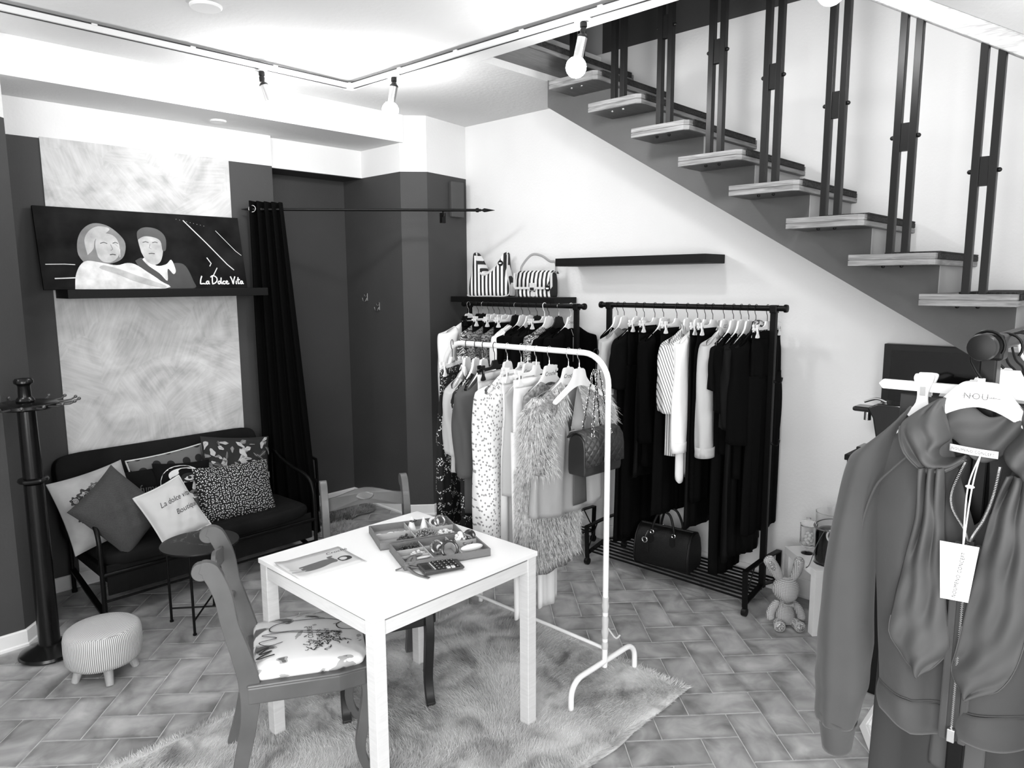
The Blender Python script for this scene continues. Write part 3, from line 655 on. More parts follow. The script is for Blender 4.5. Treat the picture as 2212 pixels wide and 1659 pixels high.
# ================================================================= POUF
RIBB = stripes('ribbed_pale_cloth', .22, .62, 1, 'X')
def rib_b(nt, bs, tc):
    sp = nt.nodes.new('ShaderNodeSeparateXYZ'); nt.links.new(tc.outputs['Object'], sp.inputs[0])
    at = nd(nt, 'ShaderNodeMath', operation='ARCTAN2'); nt.links.new(sp.outputs[1], at.inputs[0]); nt.links.new(sp.outputs[0], at.inputs[1])
    m1 = nd(nt, 'ShaderNodeMath', operation='MULTIPLY'); m1.inputs[1].default_value = 124; nt.links.new(at.outputs[0], m1.inputs[0])
    s1 = nd(nt, 'ShaderNodeMath', operation='SINE'); nt.links.new(m1.outputs[0], s1.inputs[0])
    m2 = nd(nt, 'ShaderNodeMath', operation='MULTIPLY'); m2.inputs[1].default_value = 800; nt.links.new(sp.outputs[1], m2.inputs[0])
    s2 = nd(nt, 'ShaderNodeMath', operation='SINE'); nt.links.new(m2.outputs[0], s2.inputs[0])
    g = nd(nt, 'ShaderNodeMath', operation='GREATER_THAN'); g.inputs[1].default_value = .2335; nt.links.new(sp.outputs[2], g.inputs[0])
    mx = nd(nt, 'ShaderNodeMix'); nt.links.new(g.outputs[0], mx.inputs[0]); nt.links.new(s1.outputs[0], mx.inputs[2]); nt.links.new(s2.outputs[0], mx.inputs[3])
    mr = nd(nt, 'ShaderNodeMapRange'); mr.inputs[1].default_value = -1; nt.links.new(mx.outputs[0], mr.inputs[0])
    r = ramp(nt, mr.outputs[0], [(.25, .20), (.7, .62)]); nt.links.new(r.outputs[0], bs.inputs['Base Color'])
    bp = nd(nt, 'ShaderNodeBump', Strength=.4, Distance=.003); nt.links.new(mr.outputs[0], bp.inputs['Height']); nt.links.new(bp.outputs[0], bs.inputs['Normal'])
pf = thing('footstool', 'round ribbed pale footstool on short wooden legs', 'footstool', (.972, 3.545, 0))
part('seat', MB().lathe([(0, .075), (.125, .075), (.15, .082), (.16, .10), (.163, .15), (.162, .20), (.156, .225), (.142, .236), (.08, .243), (0, .245)], 64), M('ribbed_cloth', .5, .85, build=rib_b), pf, angle=60)
PW = M('pale_wood', .34, .5, build=wood_b(.26, .42, (12, 12, 2)))
for i in range(4):
    a = math.radians(-100 + 90*i); x, y = math.cos(a), math.sin(a)
    part('leg', MB().cyl((x*.095, y*.095, .085), (x*.125, y*.125, 0), .022, 14, r2=.017), PW, pf)
# ================================================================= COAT STAND
cs = thing('coat_stand', 'black coat stand with a ring of thin pegs beside the footstool', 'coat stand', (.850, 3.955, 0))
GL = M('black_gloss_wood', .003, .25, spec=.35)
part('base', MB().lathe([(0, 0), (.125, 0), (.135, .010), (.13, .022), (.10, .036), (.06, .05), (.042, .058), (0, .058)], 40), GL, cs)
part('pole', MB().lathe([(0, .05), (.047, .05), (.046, .4), (.042, .86), (0, .86)], 28), GL, cs)
part('collar_ring', MB().lathe([(0, .866), (.046, .866), (.062, .872), (.066, .880), (.062, .888), (.046, .893), (0, .893)], 32), GL, cs)
part('pole', MB().lathe([(0, .89), (.042, .89), (.038, 1.235), (0, 1.235)], 28), GL, cs)
part('disc', MB().lathe([(0, 1.225), (.12, 1.225), (.135, 1.233), (.135, 1.246), (.125, 1.252), (0, 1.254)], 40), GL, cs)
part('finial', MB().lathe([(0, 1.25), (.036, 1.25), (.040, 1.262), (.036, 1.272), (.028, 1.28), (.026, 1.33), (.030, 1.338), (.040, 1.345), (.041, 1.356), (.034, 1.366), (0, 1.37)], 28), GL, cs)
pegme = mesh('peg', MB().tube([(.11, 0, .0), (.195, 0, .004), (.215, 0, .014)], .0042, 8).ball((.217, 0, .016), .008, 10, 6), M('dark_peg_metal', .12, .3, metal=.7))
for i in range(16):
    link('peg', pegme, cs, (0, 0, 1.238), (0, 0, 2*PI*i/16+.1))
# ================================================================= FUR HELPER
def blades(name, base, dirs, L, wd, mat, parent, segs=2, curl=.5, kind='stuff', seed=1, grav=None):
    rs = np.random.RandomState(seed); n = len(base); d = dirs/np.linalg.norm(dirs, axis=1)[:, None]
    side = np.cross(d, rs.normal(size=(n, 3))); side /= np.linalg.norm(side, axis=1)[:, None]
    bend = rs.normal(size=(n, 3))*curl
    if grav is not None: bend[:, 2] -= grav
    L = L*rs.uniform(.6, 1.1, n); rows = []
    for k in range(segs+1):
        t = k/segs; c = base + d*(L*t)[:, None] + bend*(L*t*t)[:, None]*.5; wv = wd*(1-t)
        if k < segs: rows.append(c-side*wv/2); rows.append(c+side*wv/2)
        else: rows.append(c)
    V = np.stack(rows, 1).reshape(-1, 3); m_ = 2*segs+1; f = []
    idx = np.arange(n)*m_
    me = bpy.data.meshes.new(name); me.vertices.add(len(V)); me.vertices.foreach_set('co', V.astype(np.float32).ravel())
    tri = []
    for k in range(segs):
        a = 2*k
        if k < segs-1: tri += [(a, a+1, a+3), (a, a+3, a+2)]
        else: tri += [(a, a+1, a+2)]
    T = (idx[:, None, None] + np.array(tri)[None]).reshape(-1)
    me.loops.add(len(T)); me.loops.foreach_set('vertex_index', T.astype(np.int32)); nf = len(T)//3
    me.polygons.add(nf); me.polygons.foreach_set('loop_start', (np.arange(nf)*3).astype(np.int32)); me.polygons.foreach_set('use_smooth', np.ones(nf, bool))
    me.materials.append(mat); me.update(); me.validate()
    o = link(name, me, parent); o['kind'] = kind; return o
# ================================================================= SHAG RUG
def rug_b(nt, bs, tc):
    n = nd(nt, 'ShaderNodeTexNoise', Scale=5.5, Detail=5.0, Distortion=.9); nt.links.new(tc.outputs['Object'], n.inputs['Vector'])
    r = ramp(nt, n.outputs['Fac'], [(.30, .24), (.40, .40), (.50, .56), (.7, .64)]); nt.links.new(r.outputs[0], bs.inputs['Base Color'])
RUGM = M('mottled_grey_pile', .5, .9, spec=.1, sheen=.3, build=rug_b)
rug = thing('rug', 'large shaggy mottled grey rug under the white table', 'rug', (1.63, 2.14, 0))
X0, X1, Y0, Y1 = -1.10, 1.065, -.655, .655
mb = MB().grid(lambda u, v: (X0+(X1-X0)*u + .006*math.sin(v*31), Y0+(Y1-Y0)*v + .006*math.sin(u*40), .012 + .006*math.sin(u*23+v*9)*math.sin(v*17-u*5)), 60, 40)
part('backing', mb, RUGM, rug, solid=.008, angle=180)
rs = np.random.RandomState(3); N = 150000
b = np.stack([rs.uniform(X0, X1, N), rs.uniform(Y0, Y1, N), np.full(N, .014)], 1)
ang = 2.2*np.sin(b[:, 0]*3.1+1)+1.7*np.sin(b[:, 1]*4.3)+rs.normal(size=N)*.5
dr = np.stack([np.cos(ang)*.75, np.sin(ang)*.75, np.full(N, .62)], 1)
ex = np.abs(b[:, 0]-(X0+X1)/2) > (X1-X0)/2-.03; ey = np.abs(b[:, 1]) > Y1-.03
dr[ex, 0] = np.sign(b[ex, 0]-(X0+X1)/2)*1.1; dr[ey, 1] = np.sign(b[ey, 1])*1.1
blades('pile', b, dr, .027, .0026, RUGM, rug, segs=2, curl=.35)
SHEEP = M('brown_grey_fleece', .22, .95, var=.13, vscale=9)
def sheep(label, cx, cy, rx, ry, ang0, n, mat, seed, z0=.014):
    t = thing('sheepskin_rug', label, 'rug', (cx, cy, 0), ang0)
    rad = lambda a: 1 + .13*math.sin(3*a+seed) + .07*math.sin(7*a+1) + .04*math.sin(11*a)
    mb = MB(); vs = [(0, 0, z0+.012)]; k = 48
    for q in (.5, .85, 1): vs += [(rx*rad(2*PI*i/k)*math.cos(2*PI*i/k)*q, ry*rad(2*PI*i/k)*math.sin(2*PI*i/k)*q, z0*(1-q*q)+.006) for i in range(k)]
    fs = [(0, 1+i, 1+(i+1) % k) for i in range(k)]
    for r_ in (0, 1): fs += [(1+r_*k+i, 1+(r_+1)*k+i, 1+(r_+1)*k+(i+1) % k, 1+r_*k+(i+1) % k) for i in range(k)]
    part('hide', mb.add(vs, fs), mat, t, angle=180)
    rs = np.random.RandomState(seed); a = rs.uniform(0, 2*PI, n); q = np.sqrt(rs.uniform(0, 1, n)); R_ = np.array([rad(x) for x in a])
    b = np.stack([rx*R_*np.cos(a)*q, ry*R_*np.sin(a)*q, np.full(n, .012)], 1)
    d = np.stack([np.cos(a)*.5+rs.normal(size=n)*.6, np.sin(a)*.5+rs.normal(size=n)*.6, np.full(n, .8)], 1)
    blades('fleece', b, d, .035, .006, mat, t, segs=2, curl=.6, seed=seed)
sheep('grey brown sheepskin on the floor of the changing niche', 3.02, 4.76, .30, .19, .1, 9000, SHEEP, 4)
sheep('pale narrow sheepskin lying in front of the larger one by the sofa', 2.80, 4.42, .16, .10, .2, 3000, M('pale_fleece', .36, .95, var=.1, vscale=9), 6)
# ================================================================= WHITE TABLE
tb = thing('table', 'square white table in the middle of the shop', 'table', (1.655, 2.185, 0))
H = .377; zT = .745; W_ = M('white_table_laminate', .84, .38); WP = M('white_painted_wood', .60, .45, build=wood_b(.62, .70, (3, 3, 30)))
part('table_top', MB().box(-.395, .395, -.375, .375, zT-.019, zT), W_, tb, smooth=False, bevel=.0015)
for sx1 in (-1, 1):
    for sy1 in (-1, 1):
        x, y = sx1*.367, sy1*.347
        part('leg', MB().box(x-.0235, x+.0235, y-.0235, y+.0235, .018, zT-.019), WP, tb, smooth=False, bevel=.002)
for s in (-1, 1):
    part('apron', MB().box(-.343, .343, s*.355-.012, s*.355+.012, zT-.075, zT-.028), WP, tb, smooth=False)
    part('apron', MB().box(s*.375-.012, s*.375+.012, -.323, .323, zT-.075, zT-.028), WP, tb, smooth=False)
part('gap_shade_strip', MB().box(-.385, .385, -.365, .365, zT-.028, zT-.019), M('table_gap_shade', .2, .6), tb, smooth=False)  # grey strip stands in for the shade in the gap below the top
# ================================================================= CHAIRS
def chair(label, loc, rz, mf, mlegs, mseat, extra=None):
    t = thing('dining_chair', label, 'chair', loc, rz); w2 = .185
    def pf(y, cl, wds, mat, nm, th=.032, curl=None):
        P = spline([(a, 0, b) for a, b in cl], 6); n = len(P); L_, R_ = [], []
        for i, p in enumerate(P):
            tg = (P[min(i+1, n-1)]-P[max(i-1, 0)]).normalized(); nn = Vector((tg.z, 0, -tg.x)); q = i/(n-1)*(len(wds)-1); k = min(int(q), len(wds)-2); wq = wds[k]+(wds[k+1]-wds[k])*(q-k)
            L_.append(p-nn*wq/2); R_.append(p+nn*wq/2)
        ring = L_+R_[::-1]; mb = MB(); m_ = len(ring); k = n
        vs = [(p.x, y-th/2, p.z) for p in ring]+[(p.x, y+th/2, p.z) for p in ring]
        fs = [(i, i+1, m_-2-i, m_-1-i) for i in range(n-1)] + [(m_+m_-1-i, m_+m_-2-i, m_+i+1, m_+i) for i in range(n-1)] + [(i, m_+i, m_+(i+1) % m_, (i+1) % m_) for i in range(m_)]
        mb.add(vs, fs)
        if curl: cx_, cz_, r_ = curl; mb.cyl((cx_, y-th/2+.0006, cz_), (cx_, y+th/2-.0006, cz_), r_, 20)
        return part(nm, mb, mat, t, angle=35, bevel=.003)
    for s in (-1, 1):
        pf(s*w2, [(-.285, .0), (-.245, .12), (-.205, .30), (-.195, .43), (-.215, .54), (-.245, .66), (-.262, .77), (-.295, .855), (-.325, .872)], [.036, .046, .054, .070, .062, .054, .056, .058, .034], mf, 'back_post', curl=(-.322, .858, .030))
    # pierced crest rail
    n = 48; mb = MB(); out = []; inn = []
    for i in range(n):
        a = 2*PI*i/n; c, s_ = math.cos(a), math.sin(a)
        yy = max(-1, min(1, 1.55*c)); zz = max(-1, min(1, 1.6*s_)); y_ = yy*(w2-.012)
        wav = .012*math.cos(y_/w2*PI*1.1)
        out.append((y_, .795 + wav + zz*(.033 + .004*math.cos(y_/w2*PI)))); inn.append((c*.040, .806 + s_*.020))
    x0 = -.282; vs = []
    for xx in (x0, x0+.014): vs += [(xx + .02*(1-(y_/w2)**2)*-1, y_, z_) for y_, z_ in out] + [(xx-.02, y_, z_) for y_, z_ in inn]
    fs = []
    for i in range(n):
        j = (i+1) % n
        fs += [(i, j, n+j, n+i), (2*n+i, 3*n+i, 3*n+j, 2*n+j), (i, 2*n+i, 2*n+j, j), (n+i, n+j, 3*n+j, 3*n+i)]
    part('crest_rail', mb.add(vs, fs), mf, t, angle=35)
    mb = MB()
    for s in (-1, 1):
        mb.tube(spline([(-.245, s*.18, .625), (-.262, s*.11, .618), (-.27, s*.05, .638), (-.272, 0, .652)], 6), [.011]*19, 8)
    part('back_rail', mb, mf, t)
    # seat frame with rounded plan
    def plan(g, k=0): 
        return [(-.205+k, -.195-g), (.10, -.215-g), (.185+g, -.20-g), (.205+g, -.15), (.212+g, 0), (.205+g, .15), (.185+g, .20+g), (.10, .215+g), (-.205+k, .195+g)]
    part('seat_frame', MB().prism(plan(.008), .062, z0=.368).prism(plan(.014), .012, z0=.430), mf if mlegs is mf else mlegs, t, smooth=False, bevel=.006)
    mb = MB()
    for lv, (sc, z_) in enumerate([(.955, .44), (.985, .452), (.975, .468), (.90, .482), (.6, .492), (.0, .496)]):
        pass
    pl = plan(.004, .02); ns = 64
    def plan_pt(u):
        P = [Vector((a, b, 0)) for a, b in pl]; k = len(P); q = u*k; i = int(q) % k; f = q-int(q); return P[i].lerp(P[(i+1) % k], f)
    cols_ = [plan_pt(i/ns) for i in range(ns)]
    prof = [(.93, .442), (.975, .452), (.98, .466), (.93, .480), (.75, .489), (.45, .494), (.02, .496)]
    vs = [(p.x*sc, p.y*sc, z_) for sc, z_ in prof for p in cols_]
    fs = [(r_*ns+i, r_*ns+(i+1) % ns, (r_+1)*ns+(i+1) % ns, (r_+1)*ns+i) for r_ in range(len(prof)-1) for i in range(ns)] + [tuple((len(prof)-1)*ns+i for i in range(ns))]
    sc_ = part('seat_cushion', mb.add(vs, fs), mseat, t, angle=180)
    for s in (-1, 1):
        pf(s*.175, [(.18, .43), (.205, .34), (.185, .22), (.168, .12), (.185, .045), (.215, .012)], [.055, .048, .04, .034, .03, .032], mlegs, 'front_leg', th=.036)
        pts = 0
    if extra: extra(t, sc_)
    return t
def seat_z(x, y):
    r = max(abs(x)/.20, abs(y)/.20); return .4975 - .010*r**2.2 - (.018*max(0, r-.86)/.14)
def seat_b(nt, bs, tc):
    v = nd(nt, 'ShaderNodeTexNoise', Scale=8.5, Detail=2.0, Distortion=.7); nt.links.new(tc.outputs['Object'], v.inputs['Vector'])
    n = nd(nt, 'ShaderNodeTexNoise', Scale=60.0, Detail=4.0); nt.links.new(tc.outputs['Object'], n.inputs['Vector'])
    a = nd(nt, 'ShaderNodeMath', operation='MULTIPLY_ADD'); a.inputs[1].default_value = .05; nt.links.new(n.outputs['Fac'], a.inputs[0]); nt.links.new(v.outputs['Fac'], a.inputs[2])
    r = ramp(nt, a.outputs[0], [(0, .12), (.36, .40), (.40, .80), (.60, .80), (.645, .42), (.68, .14)], 'CONSTANT'); nt.links.new(r.outputs[0], bs.inputs['Base Color'])
SEATP = M('splashed_print_cloth', .8, .6, build=seat_b); CHG = M('grey_chair_paint', .095, .42, var=.012, vscale=9, coat=.15); CHD = M('dark_shaded_chair_paint', .018, .4)  # CHD: black paint, with the shade under the table put into the colour
def seat_extra(t, sc_):
    mb = MB(); P = lambda x, y: (x, y, seat_z(x, y)+.0012)
    def st_(pts, wd): ribbon(mb, [P(a, b) for a, b, _ in [tuple(q) for q in spline([(a, b, 0) for a, b in pts], 8)]], wd, nrm=(0,0,1))
    st_([(.16,.05),(.10,.09),(.02,.115),(-.07,.12),(-.12,.09),(-.11,.05),(-.03,.03),(.06,.0),(.13,-.03),(.04,-.01),(-.06,.03),(-.15,.04),(-.10,.0),(-.16,-.01),(-.13,-.05),(-.08,-.04)], .004)
    st_([(.16,.05),(.19,.03),(.18,-.01),(.13,-.0),(.12,.04),(.16,.07)], .004)
    st_([(-.17,-.08),(-.13,-.06),(-.16,-.10),(-.12,-.09),(-.17,-.13),(-.11,-.12)], .008)
    rr = random.Random(5)
    for k in range(60):
        x = rr.gauss(.07, .035); y = rr.gauss(-.09, .03)
        if abs(x) < .17 and abs(y) < .17: st_([(x, y), (x+rr.uniform(-.012, .012), y+rr.uniform(-.012, .012)), (x+rr.uniform(-.02, .02), y+rr.uniform(-.02, .02))], .003)
    part('printed_strokes', mb, INK, sc_, smooth=False)
    for k, (tx, xx, yy) in enumerate([('OF COURSE', .02, -.02), ('THE N:', .05, -.03), ('FUNNY', .08, -.03), ('HE U', .11, -.04)]):
        text_part('lettering', tx, .026, INK, sc_, lambda a, b, xx=xx, yy=yy: P(xx-b, yy+a), shear=.1)
chair('grey painted chair with splashed print seat at the near left of the table', (1.30, 2.305, .012), math.radians(-27), CHG, CHG, SEATP, seat_extra)
chair('grey backed chair with dark legs tucked behind the table', (1.755, 2.475, .014), math.radians(-116.4), CHG, CHD, SEATP)
# ================================================================= THINGS ON THE TABLE
bc = thing('brochure', 'pale fashion brochure with a woman in a dress on the table edge', 'brochure', (1.395, 2.335, zT), math.radians(-4))
def page(u, v):
    x = -.135+.27*u; y = -.105+.21*v; return (x, y, .003 + .010*max(0, (.18-u))**1.2*6)
part('cover_page', MB().grid(page, 16, 6), M('brochure_paper', .55, .35), bc, solid=.0008, angle=180)
part('inner_pages', MB().grid(lambda u, v: (page(u, v)[0]+.004, page(u, v)[1]-.004, page(u, v)[2]*.5), 16, 6), M('white_paper', .8, .6), bc, solid=.001, angle=180)
def flat(nm, pts, g, zz):
    P = spline([(a, b, 0) for a, b in pts+[pts[0]]], 5)[:-1]; mb = MB(); mb.add([(p.x, p.y, page((p.x+.135)/.27, 0)[2]+zz) for p in P], [tuple(range(len(P)))]); part(nm, mb, M('print_tone', g, .5), bc, smooth=False)
flat('printed_dress', [(-.085,.005),(-.08,-.045),(-.02,-.05),(.03,-.035),(.055,-.035),(.06,-.01),(.03,.012),(-.02,.01)], .10, .001)
flat('printed_arm', [(.045,-.01),(.04,.025),(.065,.03),(.062,.02),(.055,.018),(.058,-.005)], .10, .0012)
flat('printed_leg', [(-.13,-.01),(-.08,-.008),(-.08,-.014),(-.13,-.018)], .45, .0012); flat('printed_leg', [(-.13,-.035),(-.08,-.032),(-.08,-.039),(-.13,-.043)], .3, .0012)
flat('printed_hair', [(.07,-.045),(.065,-.015),(.09,.0),(.115,-.012),(.115,-.04),(.09,-.048)], .015, .0014); flat('printed_face', [(.072,-.036),(.072,-.016),(.088,-.01),(.10,-.02),(.096,-.034),(.082,-.04)], .5, .0018)
text_part('lettering', 'Crochè', .03, INK, bc, lambda x, y: (.10+x, .06+y, page(.8, 0)[2]+.001), shear=.3)
TRAY = M('grey_tray_cloth', .155, .7, bump=.2, bscale=120); TRIN = M('pale_tray_lining', .24, .7); TRED = M('pale_tray_edge', .40, .7)
def tray(label, c, rz, L, Wd, walls, h=.031):
    t = thing('jewellery_tray', label, 'tray', (c[0], c[1], zT), rz); th = .006
    part('tray_base', MB().box(-L/2, L/2, -Wd/2, Wd/2, 0.0005, .004), TRIN, t, smooth=False)
    mb = MB().box(-L/2, L/2, -Wd/2, -Wd/2+th, 0.0005, h).box(-L/2, L/2, Wd/2-th, Wd/2, 0.0005, h).box(-L/2, -L/2+th, -Wd/2+th, Wd/2-th, 0.0005, h).box(L/2-th, L/2, -Wd/2+th, Wd/2-th, 0.0005, h)
    part('tray_rim', mb, TRAY, t, smooth=False)
    for (x0, x1, y0, y1) in walls:
        part('divider', MB().box(x0-.0015, x1+.0015, y0-.0015, y1+.0015, .004, h-.004), TRED, t, smooth=False)
    return t
L1 = .345; W1 = .215
T1 = Matrix.Translation((1.832, 2.305, zT)) @ Matrix.Rotation(math.radians(-24), 4, 'Z')
T2 = Matrix.Translation((1.768, 2.075, zT)) @ Matrix.Rotation(math.radians(-22), 4, 'Z')
tray('grey jewellery tray with six compartments at the back of the table', (1.832, 2.305), math.radians(-24), L1, .225,
     [(-L1/2+.006, L1/2-.006, 0, 0), (-.02, -.02, -.106, .106), (.075, .075, 0, .106)])
tray('grey jewellery tray with eight compartments behind the calculator', (1.768, 2.075), math.radians(-22), L1, .215,
     [(-L1/2+.006, L1/2-.006, .03, .03), (-L1/2+.006, -.055, -.035, -.035), (-.055, -.055, -.1, .1), (.06, .06, -.1, .1)])
rr = random.Random(11)
PEARL = M('pale_pearl', .7, .25); DGEM = M('dark_gem', .03, .2, spec=.6); GGEM = M('grey_glitter', .25, .2, metal=.6, var=.2, vscale=200); CLR = M('pale_resin', .6, .25)
def jew(nm, label, Tm, x, y, build, rz=0, cat='jewellery', group=None, z=.0045):
    t = thing(nm, label, cat, group=group); t.matrix_world = Tm @ Matrix.Translation((x, y, z)) @ Matrix.Rotation(rz, 4, 'Z'); build(t); return t
def ring_stud(t): part('hoop', MB().tube([(.013*math.cos(a), .013*math.sin(a), .004) for a in [2*PI*i/20 for i in range(20)]], .0042, 8, closed=True), PEARL, t)
def starf(t):
    mb = MB(); pl = [((.017 if i % 2 == 0 else .006)*math.cos(PI*i/5), (.017 if i % 2 == 0 else .006)*math.sin(PI*i/5)) for i in range(10)]; part('star', mb.prism(pl, .005), PEARL, t, smooth=False); part('post', MB().cyl((0,0,.005), (0,0,.018), .0015, 6), CHR, t)
def cluster(mat, n, s, r, hgt=.02):
    def f(t):
        mb = MB(); q = random.Random(n*7+int(s*1e3))
        for k in range(n):
            a = q.uniform(0, 2*PI); d = math.sqrt(q.random()); mb.ball((s*1.5*d*math.cos(a), s*d*math.sin(a), r+hgt*(1-d*d)*q.uniform(.4, 1)), r*q.uniform(.7, 1.2), 7, 5)
        part('beads', mb, mat, t)
    return f
def bangle(r, tr_, mat, tilt=0.0, flat=1.0):
    def f(t):
        Rm = Matrix.Rotation(tilt, 4, 'X')
        part('band', MB().tube([Rm @ Vector((r*math.cos(a), r*math.sin(a), 0)) + Vector((0, 0, tr_+abs(r*math.sin(tilt)))) for a in [2*PI*i/32 for i in range(32)]], tr_, 8, closed=True, flat=flat), mat, t)
    return f
def cone(t):
    part('cone', MB().lathe([(0, 0), (.020, 0), (.003, .062), (0, .064)], 24), WHT, t)
def flower(mat):
    def f(t):
        for k in range(6):
            a = k*PI/3; part('petal', MB().ball((.009*math.cos(a), .009*math.sin(a), .006), (.008, .006, .004), 8, 5, Matrix.Rotation(a, 4, 'Z')), mat, t)
        part('centre', MB().ball((0, 0, .010), .004, 8, 5), PEARL, t)
    return f
jew('earring', 'round pale hoop earring at the left of the back tray', T1, -.145, .035, ring_stud)
jew('earring', 'round pale hoop earring second from the left in the back tray', T1, -.095, .04, ring_stud)
jew('brooch', 'pale starfish brooch in the upper left compartment of the back tray', T1, -.062, .05, starf, cat='brooch')
jew('shell_brooch', 'pale shell brooch beside the starfish in the back tray', T1, -.036, .04, cluster(PEARL, 12, .009, .004, .004), cat='brooch')
jew('ring_cone', 'white ring cone with a flower ring in the back tray', T1, .0, .055, cone, cat='ring holder')
jew('ring', 'dark flower ring on the taller white ring cone', T1, .004, .045, flower(DGEM), z=.045, cat='ring')
jew('ring_cone', 'bare white ring cone in the back tray', T1, .046, .030, cone, cat='ring holder')
jew('bracelet', 'pale beaded bracelet standing in the far right compartment of back tray', T1, .125, .055, bangle(.022, .006, GGEM, 1.1), cat='bracelet')
jew('bracelet', 'pale twisted bracelet beside the beaded one in the back tray', T1, .10, .06, bangle(.018, .006, CLR, 1.2), cat='bracelet')
jew('necklace', 'heap of glittering beads in the back tray', T1, .03, -.05, cluster(GGEM, 170, .038, .005, .034), cat='necklace')
jew('shell_beads', 'heap of pale shell beads right of the glittering beads', T1, .115, -.05, cluster(PEARL, 60, .026, .005, .02), cat='beads')
jew('dark_earrings', 'dark flower earrings in the front left of the back tray', T1, -.055, -.06, cluster(DGEM, 44, .022, .006, .022), cat='earrings')
jew('small_stones', 'few small dark stones on the pale lining of the back tray', T1, -.105, -.07, cluster(DGEM, 10, .012, .003, .003), cat='stones')
jew('pearl_pin', 'tiny pearl pin at the left end of the back tray', T1, -.158, -.05, cluster(PEARL, 3, .003, .003, .004), cat='pin')
jew('earring_cluster', 'dark gem earring at the left of the front tray', T2, -.125, .06, cluster(DGEM, 34, .016, .007, .026), cat='earring')
jew('earring_cluster', 'dark gem earring second from the left in the front tray', T2, -.085, .063, cluster(DGEM, 32, .016, .007, .026), cat='earring')
jew('card', 'small grey jewellery card standing in the front tray', T2, -.005, .02, lambda t: part('card_sheet', MB().box(-.021, .021, -.001, .001, 0, .048), TRAY, t, smooth=False), rz=.1, cat='card')
jew('watch', 'pale watch with beaded strap below the grey card', T2, -.01, -.005, lambda t: (bangle(.024, .006, GGEM, 1.0)(t), part('dial', MB().cyl((0, -.02, .03), (0, -.026, .034), .012, 16), CHR, t)), cat='watch')
jew('bangle', 'dark studded bangle in the middle of the front tray', T2, .02, -.065, bangle(.031, .0055, DGEM, 1.15), cat='bangle')
jew('shell_hair_clip', 'pale frilled hair clip in the left middle compartment', T2, -.09, -.005, cluster(CLR, 40, .02, .006, .02), cat='hair clip')
jew('hair_clip', 'grey barrette lying across the left compartments', T2, -.115, -.04, lambda t: part('bar', MB().ball((0,0,.02), (.05, .008, .005), 16, 8), TRAY, t), rz=.25, cat='hair clip')
jew('hair_clip', 'pale barrette in the near left compartment', T2, -.10, -.06, lambda t: part('bar', MB().ball((0,0,.015), (.05, .008, .006), 16, 8), CLR, t), rz=.15, cat='hair clip')
jew('hair_clip', 'black barrette nearest the bow on the tray', T2, -.105, -.08, lambda t: part('bar', MB().ball((0,0,.012), (.05, .009, .008), 16, 8), DGEM, t), rz=.12, cat='hair clip')
jew('hair_claw', 'white hair claw in the far right compartment of the front tray', T2, .115, .065, cluster(WHTP, 22, .02, .009, .04), cat='hair claw')
jew('bracelet', 'wide black bracelet in the far right corner of the front tray', T2, .15, .06, bangle(.018, .009, DGEM, 1.2), cat='bracelet')
jew('bracelet', 'grey bangle lying before the white hair claw', T2, .13, .04, bangle(.022, .005, GGEM, .7), cat='bracelet')
jew('hair_clip', 'dark small clip beside the white hair claw', T2, .085, .055, cluster(DGEM, 8, .01, .006, .016), cat='hair clip')
jew('sponge', 'long white padded hair band in the right compartment of front tray', T2, .115, -.055, lambda t: part('pad', MB().ball((0, 0, .022), (.048, .014, .014), 20, 10), WHTP, t), rz=.05, cat='hair band')
rb = thing('ribbon_bow', 'grey ribbon bow tied at the near left corner of the front tray', 'ribbon', (1.575, 2.035, zT))
RB = M('grey_ribbon', .13, .5)
def band(pts, wd, nm):
    P = spline(pts, 6); mb = MB(); vs = []
    for i, p in enumerate(P):
        tg = (P[min(i+1, len(P)-1)]-P[max(i-1, 0)]).normalized(); sd = tg.cross(Vector((0, 0, 1))).normalized()*wd/2; vs += [p-sd, p+sd]
    mb.add(vs, [(2*i, 2*i+1, 2*i+3, 2*i+2) for i in range(len(P)-1)]); part(nm, mb, RB, rb, solid=.0008, angle=180)
band([(0, 0, .02), (-.015, .02, .008), (-.03, .03, .003)], .012, 'ribbon_tail'); band([(0, 0, .02), (.0, -.03, .006), (.0, -.07, .003), (.01, -.115, .002)], .014, 'ribbon_tail')
band([(0, 0, .02), (.03, -.005, .03), (.055, .025, .035), (.04, .03, .03), (0, .005, .022)], .016, 'ribbon_loop'); band([(0, 0, .02), (.035, -.035, .012), (.07, -.04, .008), (.05, -.03, .004), (.0, 0, .016)], .014, 'ribbon_loop')
part('knot', MB().ball((0, 0, .022), (.01, .009, .007), 10, 6), RB, rb)
ca = thing('calculator', 'dark grey calculator with black keys on the white table', 'calculator', (1.672, 1.958, zT), math.radians(-20))
CG = M('dark_grey_plastic', .045, .4)
vs = [(-.08,-.048,.004),(.075,-.048,.004),(.08,.048,.004),(-.078,.048,.004),(-.08,-.05,.020),(.078,-.052,.012),(.082,.05,.012),(-.08,.05,.020)]
part('case', MB().add(vs, [(0,3,2,1),(4,5,6,7),(0,1,5,4),(1,2,6,5),(2,3,7,6),(3,0,4,7)]), CG, ca, smooth=False, bevel=.004)
cz = lambda x: .0165 - .05*x + .0002
part('display', MB().box(-.07, -.045, -.03, .035, .0182, .0202), M('display_glass', .03, .1), ca, smooth=False)
KB = M('key_black', .006, .35); KW = M('key_white', .6, .5)
